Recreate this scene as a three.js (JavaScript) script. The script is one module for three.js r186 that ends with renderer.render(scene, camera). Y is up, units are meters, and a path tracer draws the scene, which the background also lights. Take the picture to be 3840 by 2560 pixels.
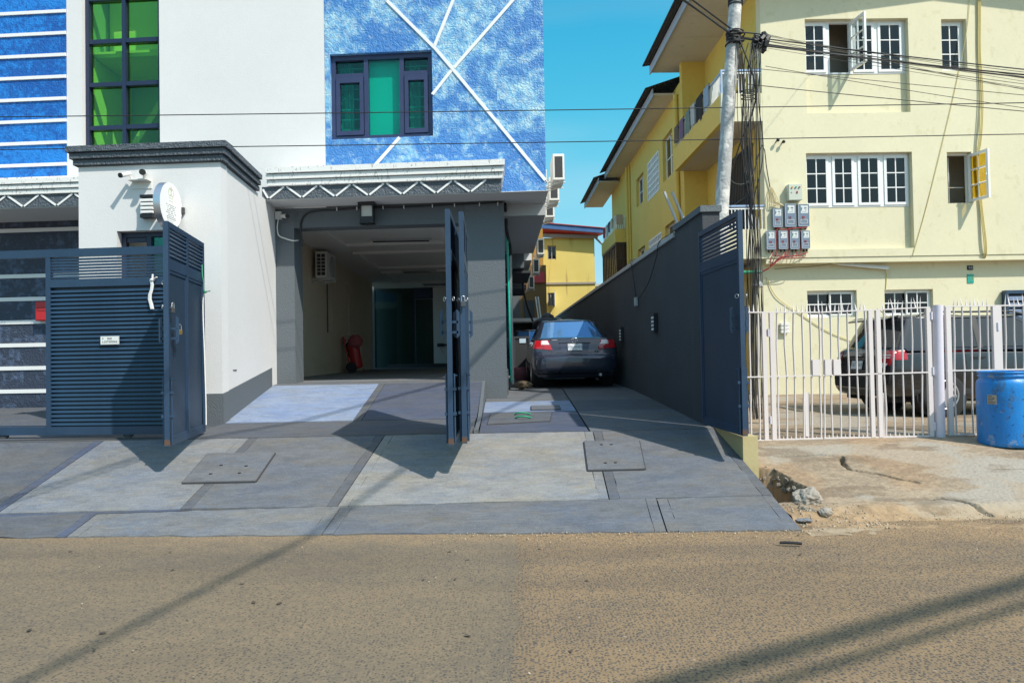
import * as THREE from 'three';
import { mergeGeometries } from 'three/addons/utils/BufferGeometryUtils.js';
import { RoundedBoxGeometry } from 'three/addons/geometries/RoundedBoxGeometry.js';

// ---------------------------------------------------------------- camera, sky, sun, exposure
const scene = new THREE.Scene();
const camera = new THREE.PerspectiveCamera(53.13, 1024 / 682, 0.05, 2000);
camera.position.set(0, 1.55, 0);
camera.up.set(0.017691, 0.999645, 0.019916);
camera.lookAt(0.015583, 1.55 + 0.019641, -0.999686);

const renderer = new THREE.WebGLRenderer({ antialias: true });
renderer.toneMapping = THREE.LinearToneMapping;
renderer.toneMappingExposure = 1.15;
renderer.shadowMap.enabled = true;

const SUN = new THREE.Vector3(0.65, 1.0, 0.65).normalize();
{ // clear tropical sky: pale cyan low down, deep teal blue overhead, a broad glow round the sun, raised to fill shaded parts with light
  const w = 512, h = 256, data = new Float32Array(w * h * 4);
  const stops = [[-90, .30, .30, .28], [-6, .40, .44, .45], [0, .52, .66, .72], [6, .36, .66, .80], [13, .18, .59, .78], [20, .075, .48, .71], [28, .032, .375, .635], [45, .045, .25, .50], [90, .055, .175, .38]];
  for (let j = 0; j < h; j++) for (let i = 0; i < w; i++) {
    const el = ((j + .5) / h - .5) * 180, az = ((i + .5) / w - .5) * 2 * Math.PI;
    let k = 0; while (k < stops.length - 2 && el > stops[k + 1][0]) k++;
    const a = stops[k], b = stops[k + 1], t = Math.min(1, Math.max(0, (el - a[0]) / (b[0] - a[0])));
    const ce = Math.cos(el * Math.PI / 180), dir = new THREE.Vector3(Math.cos(az) * ce, Math.sin(el * Math.PI / 180), Math.sin(az) * ce);
    const s = Math.max(0, dir.dot(SUN)), fillGlow = Math.pow(s, 2) * .44 + Math.pow(s, 8) * .5 + Math.pow(s, 60) * 1.2;
    const o = (j * w + i) * 4;
    for (let c = 0; c < 3; c++) data[o + c] = a[c + 1] + (b[c + 1] - a[c + 1]) * t + fillGlow * [1, .97, .88][c];
    const wisp = .10 * sst(.55, .8, fbm(az / 6.2832 + .5, (el + 90) / 180, 10, 40, 5, 901)) * sst(-2, 4, el) * sst(40, 14, el); for (let c = 0; c < 3; c++) data[o + c] = mix(data[o + c], .8, wisp); data[o + 3] = 1;
  }
  const sky = new THREE.DataTexture(data, w, h, THREE.RGBAFormat, THREE.FloatType);
  sky.mapping = THREE.EquirectangularReflectionMapping; sky.magFilter = sky.minFilter = THREE.LinearFilter; sky.needsUpdate = true;
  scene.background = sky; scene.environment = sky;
}
const sun = new THREE.DirectionalLight(new THREE.Color().setRGB(1, .945, .855), 4.3);
sun.position.set(SUN.x * 60, SUN.y * 60, SUN.z * 60 - 12); sun.target.position.set(0, 0, -12);
sun.castShadow = true; sun.shadow.mapSize.set(4096, 4096); sun.shadow.radius = 1.3;
Object.assign(sun.shadow.camera, { left: -28, right: 28, top: 30, bottom: -30, near: 1, far: 140 });
scene.add(sun, sun.target);

// ---------------------------------------------------------------- random, noise, textures
let seed = 7;
const rnd = () => { seed = (seed * 1664525 + 1013904223) >>> 0; return seed / 4294967296; };
const rr = (a, b) => a + (b - a) * rnd();
function hash(x, y, s) { let h = (Math.imul(x, 374761393) + Math.imul(y, 668265263) + Math.imul(s, 1442695041)) | 0; h = Math.imul(h ^ (h >>> 13), 1274126177); return ((h ^ (h >>> 16)) >>> 0) / 4294967296; };
function vn(x, y, px, py, s) { // tileable value noise, periods in lattice cells
  const xi = Math.floor(x), yi = Math.floor(y), fx = x - xi, fy = y - yi, u = fx * fx * (3 - 2 * fx), v = fy * fy * (3 - 2 * fy);
  const x0 = ((xi % px) + px) % px, x1 = (x0 + 1) % px, y0 = ((yi % py) + py) % py, y1 = (y0 + 1) % py;
  const a = hash(x0, y0, s), b = hash(x1, y0, s), c = hash(x0, y1, s), d = hash(x1, y1, s);
  return a + (b - a) * u + (c - a) * v + (a - b - c + d) * u * v;
}
function fbm(u, v, p, q, oct, s) { let f = 0, a = .5, n = 0; for (let i = 0; i < oct; i++) { f += a * vn(u * p, v * q, p, q, s + i * 17); n += a; a *= .55; p *= 2; q *= 2; } return f / n; }
function sst(a, b, x) { const t = Math.min(1, Math.max(0, (x - a) / (b - a))); return t * t * (3 - 2 * t); }
function mix(a, b, t) { return a + (b - a) * t; }
const mix3 = (a, b, t) => [mix(a[0], b[0], t), mix(a[1], b[1], t), mix(a[2], b[2], t)];
const lin = c => Math.pow(Math.min(1, Math.max(0, c)), 1 / 2.2);
function tex(w, h, metresX, metresY, fn, colour = true) { // fn(u,v) -> linear rgb or grey
  const d = new Uint8Array(w * h * 4);
  for (let j = 0; j < h; j++) for (let i = 0; i < w; i++) {
    const r = fn((i + .5) / w, (j + .5) / h), o = (j * w + i) * 4;
    if (colour) { d[o] = lin(r[0]) * 255; d[o + 1] = lin(r[1]) * 255; d[o + 2] = lin(r[2]) * 255; } else d[o] = d[o + 1] = d[o + 2] = Math.min(255, Math.max(0, r * 255));
    d[o + 3] = 255;
  }
  const t = new THREE.DataTexture(d, w, h, THREE.RGBAFormat); t.wrapS = t.wrapT = THREE.RepeatWrapping;
  t.magFilter = THREE.LinearFilter; t.minFilter = THREE.LinearMipmapLinearFilter; t.generateMipmaps = true;
  if (colour) t.colorSpace = THREE.SRGBColorSpace; t.repeat.set(1 / metresX, 1 / metresY); t.needsUpdate = true; return t;
}
function canvasTex(w, h, draw) {
  const c = document.createElement('canvas'); c.width = w; c.height = h; draw(c.getContext('2d'), w, h);
  const t = new THREE.CanvasTexture(c); t.colorSpace = THREE.SRGBColorSpace; return t;
}
const mat = (rgb, rough = .8, o = {}) => { const m = new (o.physical ? THREE.MeshPhysicalMaterial : THREE.MeshStandardMaterial)(); const { physical, ...p } = o; m.color.setRGB(...rgb); m.roughness = rough; m.metalness = 0; Object.assign(m, p); return m; };

// ---------------------------------------------------------------- geometry helpers (depth d = metres in front of the lens, z = -d)
const bx = (x0, x1, y0, y1, d0, d1) => new THREE.BoxGeometry(x1 - x0, y1 - y0, d1 - d0).translate((x0 + x1) / 2, (y0 + y1) / 2, -(d0 + d1) / 2);
const rb = (w, h, d, r, x = 0, y = 0, z = 0) => new RoundedBoxGeometry(w, h, d, 2, r).translate(x, y, z);
const SK = 0.0787;                                    // the street runs a few degrees off square to the plot lines
const skew = (g, d0) => g.applyMatrix4(new THREE.Matrix4().set(1, 0, 0, 0, 0, 1, 0, 0, SK, 0, 1, -d0 - .1 * SK, 0, 0, 0, 1));
const wb = (x0, x1, y0, y1, w0, w1, d0 = 12.2) => skew(bx(x0, x1, y0, y1, -w1, -w0), d0); // box on the skewed building line, w towards street
function prism(pts, y0, y1) { // footprint [x,d], extruded up
  const s = new THREE.Shape(pts.map(p => new THREE.Vector2(p[0], p[1])));
  return new THREE.ExtrudeGeometry(s, { depth: y1 - y0, bevelEnabled: false }).rotateX(-Math.PI / 2).translate(0, y0, 0);
}
function slab(pts, thick) { // quad/polygon of [x,y,d] top corners with thickness below, any plane close to level
  const n = pts.length, pos = [], P = pts.map(p => [p[0], p[1], -p[2]]), Q = P.map(p => [p[0], p[1] - thick, p[2]]);
  const tri = (a, b, c) => pos.push(...a, ...b, ...c);
  let area = 0; for (let i = 0; i < n; i++) { const a = P[i], b = P[(i + 1) % n]; area += a[0] * b[2] - b[0] * a[2]; }
  if (area > 0) { P.reverse(); Q.reverse(); }
  const cen = L => [0, 1, 2].map(k => L.reduce((s, p) => s + p[k], 0) / n), cP = cen(P), cQ = cen(Q);
  for (let i = 0; i < n; i++) { const j = (i + 1) % n; if (n === 4) { if (i < 2) { const a = i ? 2 : 0, b = i ? 3 : 1, c = i ? 0 : 2; tri(P[a], P[b], P[c]); tri(Q[a], Q[c], Q[b]); } } else { tri(cP, P[i], P[j]); tri(cQ, Q[j], Q[i]); } }
  for (let i = 0; i < n; i++) { const j = (i + 1) % n; tri(P[i], Q[i], Q[j]); tri(P[i], Q[j], P[j]); }
  const g = new THREE.BufferGeometry(); g.setAttribute('position', new THREE.Float32BufferAttribute(pos, 3)); g.computeVertexNormals();
  g.setAttribute('uv', new THREE.Float32BufferAttribute(new Float32Array(pos.length / 3 * 2), 2)); return g;
}
function wall(outline, holes, thick) { // shape in x,y; front face at z=0, back at z=-thick
  const s = new THREE.Shape(outline.map(p => new THREE.Vector2(...p)));
  for (const [a, b, c, d] of holes) s.holes.push(new THREE.Path([[a, c], [a, d], [b, d], [b, c]].map(p => new THREE.Vector2(...p))));
  return new THREE.ExtrudeGeometry(s, { depth: thick, bevelEnabled: false }).translate(0, 0, -thick);
}
const rect = (a, b, c, d) => [[a, c], [b, c], [b, d], [a, d]];
const V = (x, y, d) => new THREE.Vector3(x, y, -d);
const tube = (pts, r, seg = 24, rad = 6) => new THREE.TubeGeometry(new THREE.CatmullRomCurve3(pts.map(p => V(...p))), seg, r, rad, false);
function rod(a, b, r0, r1 = r0, n = 8) { // cylinder between [x,y,d] points
  const A = V(...a), Bv = V(...b), L = A.distanceTo(Bv);
  const g = new THREE.CylinderGeometry(r1, r0, L, n); g.translate(0, L / 2, 0);
  return g.applyQuaternion(new THREE.Quaternion().setFromUnitVectors(new THREE.Vector3(0, 1, 0), Bv.clone().sub(A).normalize())).translate(A.x, A.y, A.z);
}
function bar(a, b, w, t, up = [0, 1, 0]) { // rectangular bar from a to b ([x,y,d]), w across "up x dir", t along up
  const A = V(...a), Bv = V(...b), dir = Bv.clone().sub(A), L = dir.length(); dir.normalize();
  const U = new THREE.Vector3(...up), R = new THREE.Vector3().crossVectors(U, dir).normalize(), U2 = new THREE.Vector3().crossVectors(dir, R);
  return new THREE.BoxGeometry(w, t, L).applyMatrix4(new THREE.Matrix4().makeBasis(R, U2, dir.clone())).translate(...A.clone().add(Bv).multiplyScalar(.5).toArray());
}
function sag(a, b, drop, n = 9) { const o = []; for (let i = 0; i <= n; i++) { const t = i / n; o.push([mix(a[0], b[0], t), mix(a[1], b[1], t) - 4 * drop * t * (1 - t), mix(a[2], b[2], t)]); } return o; }
function loft(rings, cap = true) { // rings of [x,y,z] (closed loops), joined in order
  const n = rings[0].length, pos = [], idx = [];
  for (const r of rings) for (const p of r) pos.push(...p);
  for (let k = 0; k < rings.length - 1; k++) for (let i = 0; i < n; i++) { const j = (i + 1) % n, a = k * n + i, b = k * n + j, c = a + n, d = b + n; idx.push(a, c, b, b, c, d); }
  if (cap) for (const k of [0, rings.length - 1]) { const c = pos.length / 3; const r = rings[k]; pos.push(...[0, 1, 2].map(q => r.reduce((s, p) => s + p[q], 0) / n)); for (let i = 0; i < n; i++) { const j = (i + 1) % n; k ? idx.push(c, k * n + j, k * n + i) : idx.push(c, i, j); } }
  let vol = 0; const q = i => new THREE.Vector3(pos[i * 3], pos[i * 3 + 1], pos[i * 3 + 2]); const o = q(0);
  for (let i = 0; i < idx.length; i += 3) vol += q(idx[i]).sub(o).dot(q(idx[i + 1]).sub(o).cross(q(idx[i + 2]).sub(o)));
  if (vol < 0) for (let i = 0; i < idx.length; i += 3) { const t = idx[i]; idx[i] = idx[i + 1]; idx[i + 1] = t; }
  const g = new THREE.BufferGeometry(); g.setAttribute('position', new THREE.Float32BufferAttribute(pos, 3)); g.setIndex(idx); g.computeVertexNormals();
  g.setAttribute('uv', new THREE.Float32BufferAttribute(new Float32Array(pos.length / 3 * 2), 2)); return g;
}
const FLAT = ['position', 'normal', 'uv'];
function finish(geos, keepUV, off) {
  const list = (Array.isArray(geos) ? geos : [geos]).map(g => {
    g = g.index ? g.toNonIndexed() : g.clone(); for (const k of Object.keys(g.attributes)) if (!FLAT.includes(k)) g.deleteAttribute(k);
    if (!keepUV) { // metres, projected along the main axis of each face
      const p = g.attributes.position, uv = new Float32Array(p.count * 2), a = new THREE.Vector3(), b = new THREE.Vector3(), c = new THREE.Vector3();
      for (let i = 0; i < p.count; i += 3) {
        a.fromBufferAttribute(p, i); b.fromBufferAttribute(p, i + 1).sub(a); c.fromBufferAttribute(p, i + 2).sub(a); b.cross(c);
        const nx = Math.abs(b.x), ny = Math.abs(b.y), nz = Math.abs(b.z);
        for (let k = 0; k < 3; k++) { const X = p.getX(i + k), Y = p.getY(i + k), Z = p.getZ(i + k); uv.set(ny >= nx && ny >= nz ? [X, -Z] : nx > nz ? [Z, Y] : [X, Y], (i + k) * 2); }
      }
      g.setAttribute('uv', new THREE.BufferAttribute(uv, 2));
    } return g;
  });
  const g = list.length > 1 ? mergeGeometries(list) : list[0]; if (off) g.translate(-off.x, -off.y, -off.z); return g;
}
const taken = new Map();
function numbered(n) { const k = taken.get(n) || 0; taken.set(n, k + 1); return k ? n + '_' + String(k).padStart(3, '0') : n; }
const base = new Map();                                // world position of groups, so that parts can be given in world coordinates
function shade(m) { m.castShadow = m.receiveShadow = true; return m; }
function thing(name, label, category, at = [0, 0, 0], group, turn = 0) { // at = [x,y,d]
  const g = new THREE.Group(); g.name = numbered(name); g.position.copy(V(...at)); g.rotation.y = turn; g.userData = { label, category }; if (group) g.userData.group = group;
  scene.add(g); base.set(g, turn ? new THREE.Vector3() : g.position.clone()); return g; // a turned thing takes local geometry
}
function part(name, geos, m, parent, o = {}) {
  const off = base.get(parent) || new THREE.Vector3(), mesh = shade(new THREE.Mesh(finish(geos, o.uv, off), m));
  mesh.name = name; parent.add(mesh); base.set(mesh, off); if (o.label) mesh.userData.label = o.label; if (o.kind) mesh.userData.kind = o.kind; return mesh;
}
function solo(name, label, category, geos, m, o = {}) { // a thing that is one mesh
  const g = finish(geos, o.uv); g.computeBoundingBox(); const b = g.boundingBox, c = new THREE.Vector3((b.min.x + b.max.x) / 2, b.min.y, (b.min.z + b.max.z) / 2);
  g.translate(-c.x, -c.y, -c.z); const mesh = shade(new THREE.Mesh(g, m)); mesh.position.copy(c); mesh.name = numbered(name);
  mesh.userData = { label, category }; if (o.group) mesh.userData.group = o.group; if (o.kind) { mesh.userData.kind = o.kind; } scene.add(mesh); base.set(mesh, c.clone()); return mesh;
}
function struct(name, geos, m, o = {}) { const mesh = shade(new THREE.Mesh(finish(geos, o.uv), m)); mesh.name = numbered(name); mesh.userData = { kind: 'structure' }; if (o.label) mesh.userData.label = o.label; scene.add(mesh); base.set(mesh, new THREE.Vector3()); return mesh; }

// ---------------------------------------------------------------- surfaces
const T = {};
{ // coarse asphalt: dark chippings bedded in tan dust, dust lying in drifts
  const cell = (u, v, n, s) => { // nearest chipping of a jittered grid: [distance, id]
    const x = u * n, y = v * n, xi = Math.floor(x), yi = Math.floor(y); let best = 9, id = 0;
    for (let a = -1; a <= 1; a++) for (let b = -1; b <= 1; b++) { const cx = ((xi + a) % n + n) % n, cy = ((yi + b) % n + n) % n, h = hash(cx, cy, s), k = hash(cx, cy, s + 1), q = hash(cx, cy, s + 2);
      const dx = xi + a + .15 + .7 * h - x, dy = yi + b + .15 + .7 * k - y, an = q * 6.28, ca = Math.cos(an), sa = Math.sin(an), d = Math.hypot((dx * ca + dy * sa) * .8, (-dx * sa + dy * ca) * 1.25) / (.16 + .36 * hash(cx, cy, s + 3)); if (d < best) { best = d; id = q; } }
    return [best, id];
  };
  const drift = (u, v) => .25 + .6 * sst(.25, .75, .6 * fbm(u, v, 2, 4, 4, 11) + .4 * fbm(u, v, 22, 34, 3, 12));
  const N = 1536, cache = new Float32Array(N * N);
  T.road = tex(N, N, 5, 5, (u, v) => {
    const [d, id] = cell(u, v, 250, 5), dust = drift(u, v), f = fbm(u, v, 300, 300, 2, 13);
    const st = (1 - sst(.72, 1.0, d)) * sst(.18, .5, id + .38 - dust * .36);
    const dustC = mix3([.315, .228, .135], [.37, .275, .17], f), tar = mix3([.235, .178, .113], [.29, .22, .145], f), stone = mix3([.085, .082, .085], [.165, .15, .138], hash((id * 9999) | 0, 3, 4));
    const pale = hash((id * 99999) | 0, 7, 9) > .992 ? 1 : 0;
    cache[((v * N) | 0) * N + ((u * N) | 0)] = st;
    return mix3(mix3(tar, dustC, dust), pale ? [.42, .38, .32] : stone, st * .92);
  });
  T.roadFine = tex(N, N, 5, 5, (u, v) => { // older lane: chippings worn flush, more bound dust
    const [d, id] = cell(u, v, 270, 15), a = fbm(u, v, 3, 6, 5, 16), f = fbm(u, v, 260, 260, 2, 17), b = fbm(u, v, 30, 44, 3, 18), st = (1 - sst(.6, .95, d)) * sst(.25, .6, id + .5 * (b - .5));
    const c = mix3(mix3([.20, .168, .127], [.262, .208, .142], sst(.3, .7, .6 * a + .4 * b)), [.33, .255, .165], sst(.5, .8, f) * .5); return mix3(c, [.085, .08, .078], st * .95);
  });
  T.roadBump = tex(N, N, 5, 5, (u, v) => .35 + .5 * cache[((v * N) | 0) * N + ((u * N) | 0)] + .15 * fbm(u, v, 300, 300, 1, 14), false);
}
// broom-finished concrete with rubbed blue dye and tan dust; strokes run along the street
T.conc = tex(1536, 1536, 4, 4, (u0, v0) => {
  const u = u0 + .035 * (fbm(u0, v0, 9, 9, 3, 121) - .5), v = v0 + .02 * (fbm(u0, v0, 9, 9, 3, 122) - .5), hi = vn(u0 * 620, v0 * 620, 620, 620, 123);
  const br = .5 * fbm(u, v, 30, 420, 2, 21) + .5 * fbm(u, v, 110, 600, 1, 22), mo = fbm(u, v, 30, 60, 5, 29), bl = sst(.42, .70, fbm(u, v, 5, 14, 6, 23)), du = sst(.44, .72, fbm(u, v, 8, 20, 6, 24)), dk = sst(.46, .68, fbm(u, v, 12, 30, 6, 26));
  const g = .84 + .34 * (br - .5) + .26 * (mo - .5) + .3 * (hi - .5); let c = [g, g * 1.005, g * 1.015];
  c = mix3(c, [c[0] * .72, c[1] * .86, c[2] * 1.12], bl * .42); c = mix3(c, [c[0] * 1.12, c[1] * 1.0, c[2] * .80], du * .5); c = mix3(c, [c[0] * .66, c[1] * .68, c[2] * .74], dk * .34);
  const sp = sst(.70, .76, fbm(u, v, 40, 70, 4, 28)), sc = sst(.715, .75, fbm(u + .35 * v, v, 26, 130, 3, 25)), pk = sst(.80, .84, fbm(u, v, 150, 150, 2, 30)); c = mix3(c, [.92, .78, .56], sp * .5); c = mix3(c, [1.05, 1.03, 1.0], sc * .45);
  return mix3(c, [1.15, 1.1, 1.0], pk * .5);
});
T.concBump = tex(1024, 1024, 4, 4, (u, v) => .6 * fbm(u, v, 30, 400, 2, 22) + .4 * fbm(u, v, 60, 60, 3, 27), false);
// heavy trowelled stucco, slanting ridges
T.stucco = tex(1024, 1024, 1.6, 1.6, (u, v) => { const w = .05 * fbm(u, v, 6, 6, 2, 31); const n = fbm(u + w, v - w, 34, 34, 3, 32), r = 1 - Math.abs(2 * n - 1); return .75 * sst(.55, .98, r) + .25 * fbm(u, v, 90, 90, 2, 33); }, false);
T.grain = tex(512, 512, .8, .8, (u, v) => fbm(u, v, 70, 70, 3, 35), false);      // sand-textured render
T.blue = tex(2048, 2048, 5.2, 5.2, (u, v) => { // sponged blues
  const a = fbm(u, v, 5, 5, 5, 41), b = fbm(u + .3 * v, v - .3 * u, 30, 30, 4, 42), c = fbm(u, v, 110, 110, 2, 43), t = sst(.38, .68, .55 * a + .45 * b);
  let k = mix3([.05, .215, .54], [.20, .47, .70], t); k = mix3(k, [.52, .71, .75], sst(.48, .70, .22 * a + .42 * b + .36 * c) * .8); return mix3(k, [.025, .13, .45], sst(.58, .74, c) * .35);
});
T.navy = tex(1024, 1024, 3, 3, (u, v) => { const a = fbm(u, v, 6, 6, 4, 45), b = fbm(u, v, 40, 40, 3, 46); return mix3([.032, .044, .075], [.085, .12, .20], sst(.45, .72, .5 * a + .5 * b)); });
T.royal = tex(1024, 1024, 3, 3, (u, v) => { const a = fbm(u, v, 5, 5, 4, 47), b = fbm(u, v, 50, 50, 3, 48); return mix3([.006, .10, .40], [.012, .21, .64], sst(.35, .65, .5 * a + .5 * b)); });
T.plaster = tex(1024, 1024, 4, 4, (u, v) => { // painted plaster, multiplied over the paint colour
  const a = fbm(u, v, 4, 4, 5, 51), b = fbm(u, v, 60, 60, 3, 52), st = sst(.66, .75, fbm(u, v, 26, 18, 4, 53)), sp = sst(.8, .84, fbm(u, v, 120, 120, 2, 54));
  const g = .9 + .1 * a + .05 * (b - .5); return mix3([g, g * .995, g * .985], [.66, .62, .46], Math.min(1, st * .2 + sp * .15));
});
T.plasterBump = tex(1024, 1024, 4, 4, (u, v) => .6 * fbm(u, v, 8, 8, 4, 55) + .4 * fbm(u, v, 120, 120, 2, 56), false);
T.white = tex(512, 512, 3, 3, (u, v) => { const a = fbm(u, v, 4, 4, 5, 57), b = fbm(u, v, 40, 40, 3, 58); const g = .93 + .06 * a + .03 * b; return [g, g * .997, g * .99]; });
T.cornice = tex(1024, 512, 2, .5, (u, v) => { const d = sst(.62, .72, fbm(u, v, 90, 10, 3, 61)) * sst(.3, .7, fbm(u, v, 8, 4, 3, 62)); return mix3([.98, .975, .965], [.30, .28, .25], d * .75); });
T.earth = tex(1536, 1536, 4, 4, (u, v) => { const a = fbm(u, v, 3, 5, 5, 71), b = fbm(u, v, 60, 90, 4, 72), c = sst(.5, .62, fbm(u, v, 4, 7, 4, 73)); let k = mix3([.27, .215, .155], [.40, .32, .23], sst(.3, .7, .5 * a + .5 * b)); k = mix3(k, [.37, .345, .30], c * .9); k = mix3(k, [.17, .125, .08], sst(.58, .72, fbm(u, v, 6, 12, 5, 74)) * .6); const sp = sst(.68, .76, fbm(u, v, 130, 150, 2, 77)), sl = sst(.7, .78, fbm(u, v, 160, 190, 2, 78)); return mix3(mix3(k, [.16, .13, .10], sp * .3), [.55, .48, .38], sl * .2); });
T.earthBump = tex(1024, 1024, 4, 4, (u, v) => .55 * fbm(u, v, 20, 28, 5, 75) + .45 * fbm(u, v, 140, 160, 2, 76), false);
T.concretePole = tex(512, 1024, 1, 2, (u, v) => { const a = fbm(u, v, 8, 20, 4, 81), b = sst(.5, .7, fbm(u, v, 10, 14, 4, 82)); return mix3(mix3([.34, .34, .34], [.5, .49, .47], a), [.66, .64, .6], b); });
T.metal = tex(1024, 1024, 1.5, 1.5, (u, v) => { const a = fbm(u, v, 5, 4, 5, 85), b = fbm(u, v, 90, 90, 2, 86), s = sst(.74, .79, fbm(u, v, 120, 40, 3, 88)), du = sst(.5, .75, fbm(u, v, 7, 3, 4, 89)); const g = .82 + .35 * (a - .5) + .12 * (b - .5); return mix3(mix3([g, g, g], [1.15, 1.05, .92], du * .25), [1.6, 1.5, 1.4], s * .35).map(q => q * .85); });
T.drip = tex(1024, 512, 6, 3, (u, v) => { const a = fbm(u, v, 60, 2, 4, 111), k = sst(.66, .8, a) * sst(.35, .7, fbm(u, v, 5, 3, 3, 112)), m = fbm(u, v, 10, 8, 4, 113), g = .85 + .25 * (m - .5); return mix3([g, g, g], [1, 1, 1], 0).map(q => Math.min(1, q * (1 + k * .25))); });
T.rust = tex(512, 512, 1.2, 1.2, (u, v) => { const a = fbm(u, v, 8, 30, 4, 87); return mix3([.045, .07, .11], [.15, .075, .04], sst(.42, .66, a)); });
T.drum = tex(1024, 1024, 1.9, 1.0, (u, v) => { // scuffed blue plastic, worn grey low down
  const a = fbm(u, v, 6, 4, 5, 91), s = sst(.6, .72, fbm(u, v, 60, 9, 4, 92)), g = sst(.58, .70, fbm(u, v, 26, 7, 5, 93)), w = sst(.72, .78, fbm(u, v, 16, 12, 4, 94) + .1 * (1 - sst(.02, .2, v)));
  let c = mix3([.003, .17, .52], [.010, .26, .68], a); c = mix3(c, [.02, .14, .36], s * .5); c = mix3(c, [.06, .12, .22], g * .6); return mix3(c, [.42, .42, .42], w * .35);
});
T.corr = tex(512, 512, 1, 1, (u, v) => .5 + .5 * Math.sin(u * Math.PI * 2 * 12), false);
T.stain = tex(512, 1024, 6, 6, (u, v) => { // yellow house wall: rusty runs under the eaves
  const a = fbm(u, v, 6, 6, 4, 101), run = sst(.68, .84, fbm(u, v, 22, 2, 4, 102)); const c = mix3([.66, .53, .15], [.74, .60, .19], a); return mix3(c, [.30, .18, .06], run * .55);
});
const cmap = (t, rx, ry) => { const c = t.clone(); c.repeat.set(1 / rx, 1 / ry); c.needsUpdate = true; return c; };
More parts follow.
